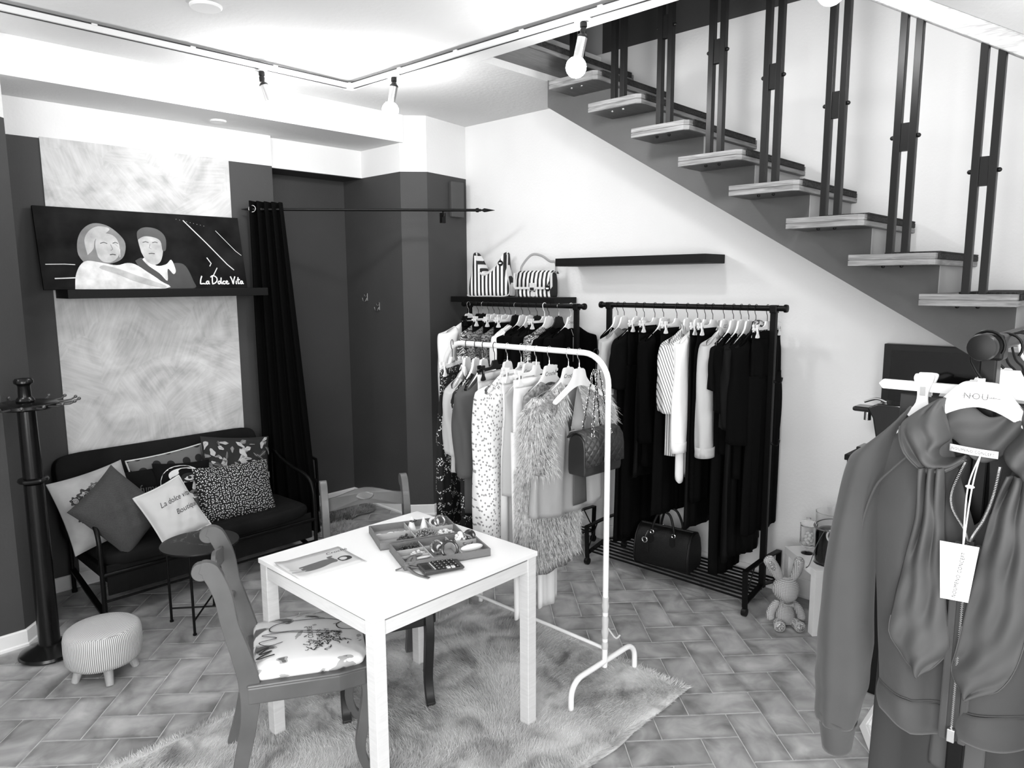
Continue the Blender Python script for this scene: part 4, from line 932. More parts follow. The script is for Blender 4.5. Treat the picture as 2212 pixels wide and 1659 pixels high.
for i in range(5):
    for j in range(4):
        x = -.02+.0185*i; y = -.036+.021*j; z_ = cz(x); wt = (i in (2, 3) and j == 0)
        k = part('key', MB().box(x-.0065, x+.0065, y-.0085, y+.0085, z_-.002, z_+.003), KW if wt else KB, ca, smooth=False, bevel=.001)
        part('key_legend', MB().box(x-.0012, x+.0012, y-.0035, y+.0035, z_+.003, z_+.0032), KB if wt else KW, k, smooth=False)
for j in range(6): part('small_key', MB().box(-.036, -.032, -.036+.012*j, -.030+.012*j, cz(-.034)-.001, cz(-.034)+.0015), KW, ca, smooth=False)
# ================================================================= CLOTHES RACKS
def black_rack(label, x, y, rz, L, zb, rb=.0165, hooks=False):
    t = thing('clothes_rack', label, 'clothes rack', (x, y, 0), rz, group=None)
    h = L/2
    part('hanging_rail', MB().tube([(0, -h, zb), (0, h, zb)], rb*.92, 20), BLKM, t)
    for s in (-1, 1):
        part('end_cap', MB().lathe([(0, -.006), (rb*.6, -.006), (rb*1.28, -.004), (rb*1.32, .004), (rb*1.2, .012), (rb*.5, .014), (0, .014)], 24, M=Matrix.Translation((0, s*h, zb)) @ Matrix.Rotation(-s*PI/2, 4, 'X')), BLKM, t)
        yy = s*(h-.06)
        part('post', MB().box(-.011, .011, yy-.0175, yy+.0175, .10, zb-rb*.5), BLKM, t, smooth=False, bevel=.003)
        part('rail_clamp', MB().box(-.018, .018, yy-.02, yy+.02, zb-rb*1.5, zb+rb*1.08), BLKM, t, smooth=False, bevel=.004)
        for q in (-1, 1):
            l = part('leg', MB().bar((q*.215, yy, .255), (q*.205, yy, .045), .030, .008, upv=(1, 0, 0)).bar((q*.215, yy, .252), (0, yy, .262), .030, .008).bar((q*.20, yy, .075), (0, yy, .115), .03, .008), BLKM, t, smooth=False)
            part('caster', MB().cyl((q*.205, yy-.012, .022), (q*.205, yy+.012, .022), .022, 18), BLK, l)
            part('brace_rod', MB().cyl((q*.205, yy, .09), (q*.10, yy, .25), .004, 8), BLKM, t)
    for k in range(9):
        xx = -.19+.38*k/8
        part('shelf_rod', MB().tube([(xx, -h+.06, .088), (xx, h-.06, .088)], .0062, 8), BLKM, t)
    if hooks:
        for zz in (1.27, .93):
            yy = -(h-.06)-.018
            part('side_hook', MB().tube(spline([(0, yy+.005, zz), (0, yy-.012, zz-.012), (0, yy-.035, zz-.005), (0, yy-.042, zz+.02)]), .0055, 8), BLKM, t)
    return t
black_rack('black clothes rack on the right holding black clothes and striped shirt', 3.75, 2.17, 0, 1.19, 1.655, hooks=True)
black_rack('black clothes rack in the far corner under the striped bags', 3.70, 3.435, 0, 1.13, 1.642)
black_rack('black clothes rack in the right foreground, its end cap facing the camera', 1.740, .215, -PI/2, 1.10, 1.706, rb=.0148)
wk = thing('clothes_rack', 'white tubular clothes rack standing on the shaggy rug', 'clothes rack', (2.44, 2.275, 0))
p = [(0, -.515, .115), (0, -.515, 1.33)] + arc((0, -.385, 1.37), .13, PI, PI/2, 8, (0,1,0), (0,0,1)) + arc((0, .385, 1.37), .13, PI/2, 0, 8, (0,1,0), (0,0,1)) + [(0, .515, 1.33), (0, .515, .115)]
part('frame', MB().tube(p, .0125, 14), WHTM, wk)
for s in (-1, 1):
    q = [(-.235, s*.515, .03)] + arc((-.165, s*.515, .07), .07, PI, PI/2, 6) + arc((.165, s*.515, .07), .07, PI/2, 0, 6) + [(.235, s*.515, .03)]
    part('foot', MB().tube([(-.235, s*.515, .018)]+q[1:-1]+[(.235, s*.515, .018)], .0125, 12), WHTM, wk)
    part('joint_sleeve', MB().cyl((0, s*.515, 1.30), (0, s*.515, 1.31), .0138, 14), WHTM, wk)
part('cross_bar', MB().tube([(0, -.515, .20), (0, .515, .20)], .0085, 10), WHTM, wk)
FILM = M('clear_film', .75, .2, trans=.35)
part('plastic_wrap', MB().tube([(0, -.515, .20+.02*i) for i in range(13)], [.0145+.0022*math.sin(i*2.1)+.0012*math.sin(i*5.3) for i in range(13)], 12).tube(spline([(.0, -.53, .30), (.03, -.55, .25), (.05, -.56, .26)]), [.004]*13, 6), FILM, wk)
# ---------------------------------------------------------------- hangers
def hook_pts(rb, gap): 
    r = rb+.004
    return [(r*math.cos(a), 0, r*math.sin(a)) for a in [math.radians(-35+i*215/12) for i in range(13)]] + spline([(-r, 0, 0), (-r*.6, 0, -r*1.4), (0, 0, -r*2.2), (0, 0, gap)], 4)[1:]
HOKM = mesh('hook', MB().tube(hook_pts(.0155, -.078), .0018, 6), BLKM); HOKC = mesh('hook', MB().tube(hook_pts(.0125, -.078), .0018, 6), CHR); HOKK = mesh('hook', MB().tube(hook_pts(.0125, -.078), .0018, 6), BLKM)
HOKW = mesh('hook', MB().tube(hook_pts(.0155, -.078), .0026, 8), WHTP)
half = [(.022, -.070), (.035, -.080), (.046, -.110), (.075, -.138), (.12, -.164), (.166, -.192), (.168, -.204), (.156, -.207), (.11, -.184), (.055, -.156), (.0, -.143)]
outl = half + [(-a, b) for a, b in half[-2::-1]]
MXZ = Matrix(((1,0,0,0),(0,0,1,0),(0,1,0,0),(0,0,0,1)))     # (a,b,h)->(a,h,b)
def smo(pts, n=3): return [(p.x, p.y) for p in spline([(a, b, 0) for a, b in pts+[pts[0]]], n)[:-1]]
def shirt_body(mat): return mesh('hanger_body', MB().prism(smo(outl)[::-1], .011, M=MXZ, z0=-.0055).box(-.004, .004, -.004, .004, -.078, -.064), mat, smooth=True, angle=50)
def clip_body(mat, w=.165): return mesh('hanger_body', MB().prism([(-.02,-.070),(.02,-.070),(.03,-.09),(.05,-.098),(w,-.098),(w+.006,-.105),(w,-.113),(.045,-.113),(-.045,-.113),(-w,-.113),(-w-.006,-.105),(-w,-.098),(-.05,-.098),(-.03,-.09)][::-1], .009, M=MXZ, z0=-.0045), mat, smooth=True, angle=50)
def clip_mesh(mat): 
    o = [(-.012,-.082),(.012,-.082),(.014,-.09),(.008,-.108),(.009,-.128),(.017,-.142),(.017,-.152),(-.017,-.152),(-.017,-.142),(-.009,-.128),(-.008,-.108),(-.014,-.09)]
    return mesh('clip', MB().prism(smo(o)[::-1], .007, M=MXZ, z0=-.014).prism(smo(o)[::-1], .007, M=MXZ, z0=.007), mat, smooth=True, angle=50)
CBN = dict(w=clip_body(WHTP, .108), b=clip_body(BLK, .108))
SPR = mesh('spring', MB().box(-.004, .004, -.0155, .0155, -.118, -.104), STEEL, smooth=False)
HB = dict(w=shirt_body(WHTP), b=shirt_body(BLK)); CBD = dict(w=clip_body(WHTP), b=clip_body(BLK)); CLP = dict(w=clip_mesh(WHTP), b=clip_mesh(BLK))
def hanger(x, y, z, rz, kind, colr, hk, what, grp, nar=False):
    cn = 'white plastic' if colr == 'w' else 'black plastic'
    t = thing('clothes_hanger', f'{cn} hanger holding the {what}', 'hanger', (x, y, z), rz, group=grp)
    link('hook', hk, t)
    if kind == 's': b = link('hanger_body', HB[colr], t)
    else:
        b = link('hanger_body', (CBN if nar else CBD)[colr], t)
        for s in (-1, 1):
            c = link('clip', CLP[colr], t, (s*(.085 if nar else .135), 0, 0)); link('spring', SPR, c)
    if what in TXT: text_part('lettering', TXT[what], .02, INK, t, lambda a, b: (a, -.0058, -.092+b), shear=.3)
    return t
TXT = {'black trousers with white embroidery at the left end': 'Guess', 'white jeans with round white tag': 'Guess'}
# ---------------------------------------------------------------- garments
def sm(x): x = max(0, min(1, x)); return x*x*(3-2*x)
def top(name, what, cat, x, y, z, rz, L, mat, sw=.182, hw=None, chest=None, th=.03, neck=.065, drop=.05, slv=None, smat=None, fold=.008, nf=4, grp=None, seed=0, collar=None, hang='w', hk=None, tagp=None, cuff=None, vneck=False, hemwave=0.0, txt=None):
    hw = hw or sw*1.08; chest = chest or sw*.97; q = random.Random(seed*31+5); p0, p1, p2 = [q.uniform(0, 6) for _ in range(3)]
    t = thing(name, what[0].upper()*0 + what, cat, (x, y, z), rz, group=grp)
    NU, NV = 56, 26
    def zs(u): return -.107 - .088*min(1.05, abs(u)/.19)**1.25
    def f(a, v):
        t_ = 2*PI*a; c, s = math.cos(t_), math.sin(t_)
        cu = math.copysign(abs(c)**.8, c); su = math.copysign(abs(s)**.7, s)
        wv = sw + (chest-sw)*sm(v*5) if v < .2 else chest + (hw-chest)*((v-.2)/.8)
        d = .0085 + (th-.0085)*sm(v*3.2)
        u = wv*cu
        fo = fold*sm(v*2.5)*(math.sin(nf*u/sw*2.2+p0+v*1.3) + .5*math.sin(nf*1.9*u/sw*2.2+p1-v))
        n = d*su + fo*(1 if su < 0 else .6)
        zt = zs(cu*sw)
        if abs(u) < neck and v < .35:
            k = (1-abs(u)/neck) if vneck else (1-(u/neck)**2)
            zt -= (drop if su < 0 else .012)*k
        zb = -L + hemwave*math.sin(3*t_+p2) + .01*math.cos(2*t_)
        return Vector((u + .006*math.sin(v*5+p1)*sm(v*2), n, zt + (zb-zt)*v))
    mb = MB().grid(f, NU, NV, cu=True)
    bd = part('body', mb, mat, t, angle=180, solid=.0015)
    if slv:
        ls, ru, rn = slv
        for s in (-1, 1):
            pth = [Vector((s*(sw-.03), 0, -.178)), Vector((s*(sw-.004), -.004, -.235)), Vector((s*(sw+.014), -.010, -.185-ls*.5)), Vector((s*(sw+.020), -.016, -.185-ls))]
            P = spline(pth, 7); m_ = len(P)-1
            def g(a, v, s=s, P=P, m_=m_):
                i = v*m_; k = min(int(i), m_-1); c = P[k].lerp(P[k+1], i-k); t_ = 2*PI*a
                e = sm(v*4+.15); ru_ = ru*(.50+.50*e); rn_ = rn*(.35+.65*e)
                fo = 1+.10*math.sin(3*t_+p0+v*6)+.06*math.sin(5*t_-v*9+p2)
                return c + Vector((ru_*math.cos(t_)*fo, rn_*math.sin(t_)*fo, .022*math.cos(t_)*-s*sm(1-v*3) + .008*math.sin(t_)*v))
            so = part('sleeve', MB().grid(g, 24, 20, cu=True), smat or mat, t, angle=180, solid=.0015)
            if cuff:
                c = P[-1]; part('cuff', MB().tube([c+Vector((0,0,.055)), c+Vector((0,0,-.006))], [ru*.92, ru*.95], 20, flat=1).add([], []), cuff, so, angle=60) if False else None
                cm = MB().grid(lambda a, v, c=c: c + Vector(((ru+.003)*math.cos(2*PI*a), (rn+.003)*math.sin(2*PI*a), .05-.058*v)), 20, 3, cu=True)
                part('cuff', cm, cuff, so, angle=60, solid=.002)
    if collar:
        mb = MB()
        for s in (-1, 1):
            mb.add([(s*.012, -.018, -.118-drop*.9), (s*.045, -.010, -.112), (s*.062, .004, -.100), (s*.085, -.020, -.150), (s*.045, -.026, -.118-drop*1.15)], [(0,1,4),(1,2,3,4)])
        mb.add([(-.062,.004,-.100),(.062,.004,-.100),(.070,.012,-.125),(-.070,.012,-.125)], [(0,1,2,3)])
        part('collar', mb, collar, t, smooth=False, solid=.002)
    if tagp:
        tx, tz, tw, tht = tagp
        tg = part('price_tag', MB().box(tx-tw/2, tx+tw/2, -th-.012, -th-.011, tz-tht, tz), WHT, t, smooth=False)
        part('tag_string', MB().tube([(tx, -th-.0115, tz-.005), (tx*.5, -.015, tz+.05)], .0008, 5), WHT, tg)
    if hang:
        h_ = hanger(x, y, z, rz, 's', hang, hk or HOKM, what, (grp or 'x').replace('clothes', 'hangers') if grp else None)
        if txt: text_part('lettering', txt, .026, INK, h_, lambda a, b: (a, -.0062, -.106+b), shear=.3)
    return t
def bottoms(name, what, cat, x, y, z, rz, L, mat, w=.165, hw=None, th=.022, legs=False, fold=.005, nf=5, grp=None, seed=0, hang='w', hk=None, band=None, pocket=None, dz=0.0, nar=False):
    hw = hw or w*1.15; q = random.Random(seed*17+3); p0, p1 = q.uniform(0, 6), q.uniform(0, 6)
    t = thing(name, what, cat, (x, y, z), rz, group=grp); z0 = -.122+dz
    def shell(cx, w0, w1, th0, th1, za, zb_, rows=22, nu=44):
        def f(a, v):
            t_ = 2*PI*a; c, s = math.cos(t_), math.sin(t_); cu = math.copysign(abs(c)**.75, c); su = math.copysign(abs(s)**.7, s)
            wv = w0+(w1-w0)*v; d = th0+(th1-th0)*sm(v*2.5); u = cx + wv*cu
            fo = fold*sm(v*2)*(math.sin(nf*u*14+p0+v)+.5*math.sin(nf*u*27+p1-v*2))
            return Vector((u, d*su+fo, za+(zb_-za)*v+.006*math.sin(3*t_+p0)*v))
        return MB().grid(f, nu, rows, cu=True)
    if legs:
        cr = z0-.24
        part('upper', shell(0, w, w*1.06, .008, th, z0-.03, cr, 10), mat, t, angle=180, solid=.0015)
        for s in (-1, 1): part('trouser_leg', shell(s*w*.54, w*.56, hw*.5, th, th*.95, cr+.012, -L-(.0 if s < 0 else .012)), mat, t, angle=180, solid=.0015)
    else: part('skirt_panel', shell(0, w, hw, .008, th, z0-.03, -L), mat, t, angle=180, solid=.0015)
    def wb(a, v):
        t_ = 2*PI*a; c, s = math.cos(t_), math.sin(t_); return Vector(((w+.002)*math.copysign(abs(c)**.75, c), .0105*math.copysign(abs(s)**.7, s), z0-.036*v))
    part('waistband', MB().grid(wb, 40, 2, cu=True), band or mat, t, angle=60, solid=.002)
    if pocket:
        part('pocket', MB().box(w*.1, w*.75, -.019, -.016, z0-.17, z0-.10), mat, t, smooth=False)
    if hang: hanger(x, y, z, rz, 'c', hang, hk or HOKM, what, (grp or '').replace('clothes', 'hangers') if grp else None, nar)
    return t
KC = [M('black_knit', .0022, .95, spec=.04), M('black_cotton', .0035, .95, spec=.05), M('black_satin', .002, .7, spec=.12), M('black_wool', .0028, .95, spec=.04)]
GTEE = M('grey_jersey', .24, .85); STRP = stripes('striped_shirting', .10, .66, 24, 'X', .30, rot=(0, 0, .75)); STRS = stripes('striped_shirting_bias', .10, .66, 24, 'X', .30, rot=(0, .45, .75))
WCOT = M('white_cotton', .78, .8, bump=.2, bscale=12); LGC = M('light_grey_cotton', .42, .8, bump=.25, bscale=14); MGC = M('grey_linen', .15, .75, bump=.2, bscale=12); DGC = M('dark_grey_crepe', .06, .85)
def emb_b(nt, bs, tc):
    v = nd(nt, 'ShaderNodeTexVoronoi', Scale=13.0); v.feature = 'DISTANCE_TO_EDGE'; nt.links.new(tc.outputs['Object'], v.inputs['Vector'])
    n = nd(nt, 'ShaderNodeTexVoronoi', Scale=110.0); nt.links.new(tc.outputs['Object'], n.inputs['Vector'])
    a = nd(nt, 'ShaderNodeMath', operation='LESS_THAN'); a.inputs[1].default_value = .10; nt.links.new(v.outputs['Distance'], a.inputs[0])
    b = nd(nt, 'ShaderNodeMath', operation='LESS_THAN'); b.inputs[1].default_value = .38; nt.links.new(n.outputs['Distance'], b.inputs[0])
    mm = nd(nt, 'ShaderNodeMath', operation='MULTIPLY'); nt.links.new(a.outputs[0], mm.inputs[0]); nt.links.new(b.outputs[0], mm.inputs[1])
    r = ramp(nt, mm.outputs[0], [(0, .005), (.5, .60)], 'CONSTANT'); nt.links.new(r.outputs[0], bs.inputs['Base Color'])
EMB = M('black_cloth_white_embroidery', .01, .85, build=emb_b)
PAIS = swirl('grey_paisley_print', [(0, .03), (.4, .32), (.6, .05), (.8, .2)], 14.0, 12.0, 2.0); SNAK = swirl('pale_snake_print', [(0, .03), (.3, .5), (.85, .05)], 10.0, 10.0, 2.2)
EYEL = dots('white_eyelet_cloth', .78, .25, 60, .22, 1.0, rot=(0, 0, .75), scl=(1.2, 1, .8)); DENI = M('pale_denim', .60, .85, var=.05, vscale=60)
G1 = 'clothes on the right black rack'; X_ = 3.75; Z_ = 1.655
top('top', 'black sleeveless top with round white tag', 'top', X_, 2.640, Z_, 0, .78, KC[0], slv=None, grp=G1, seed=1, tagp=(-.17, -.19, .03, .045))
top('t_shirt', 'mid grey t-shirt with paler sleeves', 't-shirt', X_, 2.592, Z_, 0, .80, GTEE, slv=(.34, .07, .04), smat=M('pale_grey_jersey', .40, .85), grp=G1, seed=2)
top('dress', 'long black short-sleeved dress second from the left end', 'dress', X_, 2.50, Z_, 0, 1.46, KC[1], slv=(.30, .07, .04), hw=.2, grp=G1, seed=3)
bottoms('trousers', 'long black clipped trousers at left', 'trousers', X_, 2.445, Z_, 0, 1.42, KC[3], legs=True, hw=.24, grp=G1, seed=4)
bottoms('skirt', 'black pleated clipped skirt', 'skirt', X_, 2.37, Z_, 0, 1.02, KC[2], hw=.2, nf=9, grp=G1, seed=5)
top('jumper', 'black long-sleeved jumper next to pleated skirt', 'jumper', X_, 2.31, Z_, 0, .95, KC[0], slv=(.60, .06, .04), grp=G1, seed=6)
bottoms('trousers', 'black cropped clipped trousers above the duffel bag', 'trousers', X_, 2.22, Z_, 0, 1.22, KC[1], legs=True, w=.17, hw=.26, grp=G1, seed=7)
top('striped_shirt', 'fine striped shirt with wide short sleeves', 'shirt', X_, 2.15, Z_, 0, .86, STRP, slv=(.40, .085, .055), smat=STRS, grp=G1, seed=8, collar=STRP)
top('white_shirt', 'long white shirt with rounded hem', 'shirt', X_, 2.085, Z_, 0, .98, WCOT, slv=(.62, .06, .035), grp=G1, seed=9, cuff=WCOT, hemwave=.03)
bottoms('skirt', 'black clipped skirt with uneven hem behind white shirt', 'skirt', X_, 2.035, Z_, 0, 1.27, KC[2], hw=.17, nf=4, grp=G1, seed=10)
bottoms('trousers', 'black clipped trousers between the two pale shirts', 'trousers', X_, 1.99, Z_, 0, 1.1, KC[3], legs=True, grp=G1, seed=18)
top('grey_shirt', 'pale grey long-sleeved shirt with collar', 'shirt', X_, 1.920, Z_, 0, .74, LGC, slv=(.62, .065, .045), grp=G1, seed=11, collar=LGC, cuff=LGC, txt='CC')
top('dress', 'long black dress reaching the rack shelf', 'dress', X_, 1.865, Z_, 0, 1.50, KC[1], slv=(.25, .06, .035), hw=.17, grp=G1, seed=12, nf=6)
top('t_shirt', 'black t-shirt with a hanging white tag', 't-shirt', X_, 1.820, Z_, 0, .80, KC[0], slv=(.36, .075, .045), grp=G1, seed=13, tagp=(-.12, -.17, .04, .055))
top('dress', 'black ruffle-hemmed dress right of the long dress', 'dress', X_, 1.775, Z_, 0, 1.38, KC[2], slv=(.45, .075, .05), hw=.22, grp=G1, seed=14, nf=7, hemwave=.02)
top('blouse', 'black loose blouse on a black hanger', 'blouse', X_, 1.735, Z_, 0, .92, KC[3], slv=(.52, .08, .05), hang='b', grp=G1, seed=15)
sc = thing('scarf', 'small patterned scarf knotted around a hanger on right rack', 'scarf', (X_, 1.715, Z_))
part('knot', MB().ball((-.01, 0, -.09), (.045, .028, .028), 16, 10).ball((.035, -.01, -.11), (.03, .02, .035), 12, 8), SNAK, sc)
bottoms('trousers', 'long black clipped trousers at the right end', 'trousers', X_+.01, 1.675, Z_, 0, 1.22, KC[1], legs=True, w=.17, hw=.24, grp=G1, seed=16)
# far corner rack
G2 = 'clothes on the far corner rack'; X_ = 3.70; Z_ = 1.642
top('blouse', 'white loose blouse at the far left end of corner rack', 'blouse', X_-.05, 3.90, Z_, 0, .85, WCOT, slv=(.55, .08, .05), sw=.21, grp=G2, seed=21, hk=HOKC)
bottoms('skirt', 'black clipped skirt at the corner rack\'s left end', 'skirt', X_, 3.85, Z_, 0, .95, KC[1], hang='b', grp=G2, seed=22)
top('top', 'pale snake-print top on the corner rack', 'top', X_, 3.80, Z_, 0, .75, SNAK, slv=(.3, .06, .04), hang='b', grp=G2, seed=23, hk=HOKC)
bottoms('skirt', 'black clipped skirt left of the paisley dress', 'skirt', X_, 3.74, Z_, 0, 1.0, KC[2], grp=G2, seed=24)
top('dress', 'grey paisley dress farther left', 'dress', X_, 3.685, Z_, 0, 1.2, PAIS, slv=(.5, .065, .04), grp=G2, seed=25)
bottoms('skirt', 'black clipped skirt between the paisley clothes', 'skirt', X_, 3.63, Z_, 0, 1.1, KC[3], grp=G2, seed=26)
top('blouse', 'grey paisley blouse nearer right', 'blouse', X_, 3.575, Z_, 0, .8, PAIS, slv=(.55, .05, .035), grp=G2, seed=27)
bottoms('trousers', 'black clipped trousers right of the paisley blouse', 'trousers', X_, 3.52, Z_, 0, 1.25, KC[1], legs=True, grp=G2, seed=28)
top('t_shirt', 'white t-shirt among black clothes on the corner rack', 't-shirt', X_-.02, 3.455, Z_, 0, .70, WCOT, slv=(.32, .05, .045), hang='b', grp=G2, seed=29, hk=HOKC)
top('top', 'black top with a rectangular white tag', 'top', X_, 3.405, Z_, 0, .8, KC[0], slv=(.3, .07, .04), grp=G2, seed=30, tagp=(-.02, -.20, .035, .06))
top('jumper', 'black jumper with deep neck in the corner rack middle', 'jumper', X_, 3.34, Z_, 0, .85, KC[3], slv=(.6, .07, .045), grp=G2, seed=31, drop=.09)
top('cardigan', 'black cardigan right of the deep-neck jumper', 'cardigan', X_, 3.27, Z_, 0, .9, KC[1], slv=(.6, .07, .045), hang='b', grp=G2, seed=32)
bottoms('skirt', 'black clipped skirt left of the snake-print dress', 'skirt', X_, 3.205, Z_, 0, 1.1, KC[2], grp=G2, seed=33, hk=HOKW)
top('dress', 'pale snake-print dress with long sleeve', 'dress', X_-.03, 3.14, Z_, 0, 1.15, SNAK, slv=(.6, .06, .045), grp=G2, seed=34)
top('top', 'black top with an oval white tag', 'top', X_, 3.08, Z_, 0, .85, KC[0], slv=(.45, .07, .045), hang='b', grp=G2, seed=35, tagp=(-.08, -.25, .05, .035), hk=HOKC)
top('coat', 'long black coat at the right end of corner rack', 'coat', X_+.03, 3.00, Z_, 0, 1.25, KC[3], slv=(.65, .075, .05), grp=G2, seed=36, hk=HOKW, th=.04, tagp=(-.03, -.20, .02, .16), txt='Crochè')
# white rack
G3 = 'clothes on the white rack'; X_ = 2.44; Z_ = 1.500; RWf = lambda y_: math.radians(40*(y_-2.0))
bottoms('trousers', 'black trousers with white embroidery at the left end', 'trousers', X_-.03, 2.70, Z_, RWf(2.70), .95, EMB, legs=False, w=.17, hw=.22, grp=G3, seed=41, th=.035, hk=HOKK)
top('polo_shirt', 'light grey polo shirt with short sleeve', 'shirt', X_, 2.625, Z_, RWf(2.625), .62, LGC, slv=(.32, .075, .045), grp=G3, seed=42, collar=WCOT, hk=HOKK)
top('dress', 'long black dress with white embroidery', 'dress', X_, 2.56, Z_, RWf(2.56), 1.12, EMB, slv=(.2, .06, .04), grp=G3, seed=43, hk=HOKK, hw=.2)
top('tunic', 'dark grey tunic with wide sleeve', 'tunic', X_, 2.505, Z_, RWf(2.505), .80, DGC, slv=(.40, .10, .055), grp=G3, seed=44, hk=HOKK)
bottoms('skirt', 'pale denim skirt clipped to black hanger', 'skirt', X_, 2.430, Z_, RWf(2.430), 1.0, DENI, hw=.18, grp=G3, seed=45, hang='b', hk=HOKK)
top('eyelet_blouse', 'long white eyelet blouse with full sleeve', 'blouse', X_, 2.345, Z_, RWf(2.345), .84, EYEL, slv=(.72, .085, .06), grp=G3, seed=46, hk=HOKC, fold=.008)
jn_ = bottoms('jeans', 'white jeans with round white tag', 'jeans', X_+.02, 2.275, Z_, RWf(2.275), .92, WCOT, legs=True, w=.16, hw=.24, grp=G3, seed=47, hk=HOKC, pocket=True)
part('round_tag', MB().cyl((-.10, -.05, -.20), (-.10, -.052, -.20), .019, 20), WHT, jn_)
t_ = top('blouse', 'sleeveless grey blouse with white collar', 'blouse', X_, 2.215, Z_, RWf(2.215), .66, LGC, slv=None, grp=G3, seed=48, hk=HOKC, collar=WCOT, txt='Crochè')
FR = M('silver_fringe', .55, .55, var=.2, vscale=60, sheen=.2); FRD = M('dark_silver_fringe', .20, .6, var=.12, vscale=80)
t_ = top('fringe_dress', 'silver grey fringed dress', 'dress', X_, 2.085, Z_, RWf(2.085), 1.00, FRD, slv=None, grp=G3, seed=49, hk=HOKC, hw=.215, th=.048, txt='Crochè')
def fringe(par, n, zt, zb, hw_, th, L, seed, mat, wd=.0022, curl=.35, cx=0, up=0):
    rs = np.random.RandomState(seed); a = rs.uniform(0, 2*PI, n); zz = rs.uniform(zb, zt, n)
    b = np.stack([cx + hw_*np.sign(np.cos(a))*np.abs(np.cos(a))**.8, th*np.sign(np.sin(a))*np.abs(np.sin(a))**.7, zz], 1)
    d = np.stack([np.cos(a)*.35, np.sin(a)*.35, np.full(n, -1.0+up)], 1); d += rs.normal(size=(n, 3))*.12
    return blades('fringe', b, d, L, wd, mat, par, segs=2, curl=curl, seed=seed)
fringe(t_, 15000, -.50, -.97, .215, .052, .045, 2, FR, wd=.0030, curl=.2)
bottoms('trousers', 'white trousers hanging lowest beside the fringed dress', 'trousers', X_-.02, 2.145, Z_, RWf(2.145), 1.22, WCOT, legs=True, w=.165, hw=.155, grp=G3, seed=50, hk=HOKC)
t_ = top('jacket', 'grey jacket with fringed shoulders and sleeves', 'jacket', X_-.0, 1.975, Z_, 0.0, .70, M('grey_jacket_cloth', .30, .6, bump=.15, bscale=10), slv=(.30, .075, .055), smat=FRD, grp=G3, seed=51, hk=HOKC, sw=.2, hw=.255, th=.04, neck=.06, drop=.28, vneck=True, txt='Crochè', tagp=(.0, -.38, .012, .09))
def sleeve_fur(par, n, seed, s, sw=.2, ls=.31):
    rs = np.random.RandomState(seed); a = rs.uniform(0, 2*PI, n); v = rs.uniform(0, 1, n)
    b = np.stack([s*(sw+.005+.012*np.sin(v*3)) + .075*(.45+.55*np.minimum(1, v*4))*np.cos(a), -.005-.006*v+.052*(.35+.65*np.minimum(1, v*4))*np.sin(a), -.178-ls*v], 1)
    d = np.stack([np.cos(a)*.6, np.sin(a)*.6, np.full(n, -.75)], 1)+rs.normal(size=(n, 3))*.2
    blades('fringe', b, d, .045, .0036, FR, par, segs=2, curl=.4, seed=seed, grav=.6)
part('inner_lining', MB().grid(lambda u, v: Vector((-.022+.075*u+.02*u*v, -.050-.004*math.sin(PI*u), -.395-.285*v)), 8, 10), M('dark_jacket_lining', .07, .8), t_, angle=180, solid=.003)
for s in (-1, 1): sleeve_fur(t_, 4500, 7+s, s)
rs = np.random.RandomState(12); n = 2600; u_ = rs.uniform(-.2, .2, n); q_ = rs.uniform(0, 1, n); k_ = np.abs(u_) > .045; u_ = u_[k_]; q_ = q_[k_]; n = len(u_)
b = np.stack([u_, -.012-.036*q_, -.118-.088*(np.abs(u_)/.2)**1.35-.12*q_], 1); d = np.stack([np.sign(u_)*.3, np.full(n, -.5), np.full(n, -.8)], 1)+rs.normal(size=(n, 3))*.2
blades('fringe', b, d, .042, .0036, FR, t_, curl=.4, seed=13, grav=.5)
# quilted bag on its chain
QL = M('quilted_black_leather', .016, .38, spec=.5)
def quilt_b(nt, bs, tc):
    h = []
    for r_ in (.785, -.785):
        mp = mapping(nt, tc, rot=(0, r_, 0)); wv = nd(nt, 'ShaderNodeTexWave', Scale=11.0); wv.wave_profile = 'SIN'; nt.links.new(mp.outputs[0], wv.inputs['Vector']); h.append(wv)
    mx = nd(nt, 'ShaderNodeMath', operation='MINIMUM'); nt.links.new(h[0].outputs['Fac'], mx.inputs[0]); nt.links.new(h[1].outputs['Fac'], mx.inputs[1])
    pw = nd(nt, 'ShaderNodeMath', operation='POWER'); pw.inputs[1].default_value = .35; nt.links.new(mx.outputs[0], pw.inputs[0])
    bp = nd(nt, 'ShaderNodeBump', Strength=.6, Distance=.006); nt.links.new(pw.outputs[0], bp.inputs['Height']); nt.links.new(bp.outputs[0], bs.inputs['Normal'])
QLQ = M('quilted_leather_flap', .030, .38, spec=.5, build=quilt_b)
bg = thing('quilted_handbag', 'black quilted handbag hanging by its chain from the white rack', 'handbag', (2.475, 1.852, 1.5), math.radians(-4))
def bagprof(n=10):
    pts = [(-.045, -.52), (.045, -.52), (.05, -.50), (.048, -.40)] + [(.046*math.cos(a), -.385+.045*math.sin(a)) for a in [PI*i/n for i in range(1, n)]] + [(-.048, -.40), (-.05, -.50)]
    return pts
MYZ = Matrix(((0,0,1,0),(1,0,0,0),(0,1,0,0),(0,0,0,1)))
part('bag_body', MB().prism(bagprof(), .24, M=MYZ, z0=-.12), QL, bg, bevel=.006, angle=35)
fp = [(-.058, -.475), (-.056, -.40), (-.050, -.36), (-.03, -.335), (0, -.328), (.03, -.335), (.05, -.36)]
mb = MB(); vs = []
for xx in (-.125, .125):
    for a, b_ in fp: vs.append((xx, a, b_))
k = len(fp); part('flap', mb.add(vs, [(i, i+1, k+i+1, k+i) for i in range(k-1)]), QLQ, bg, solid=.006, angle=180)
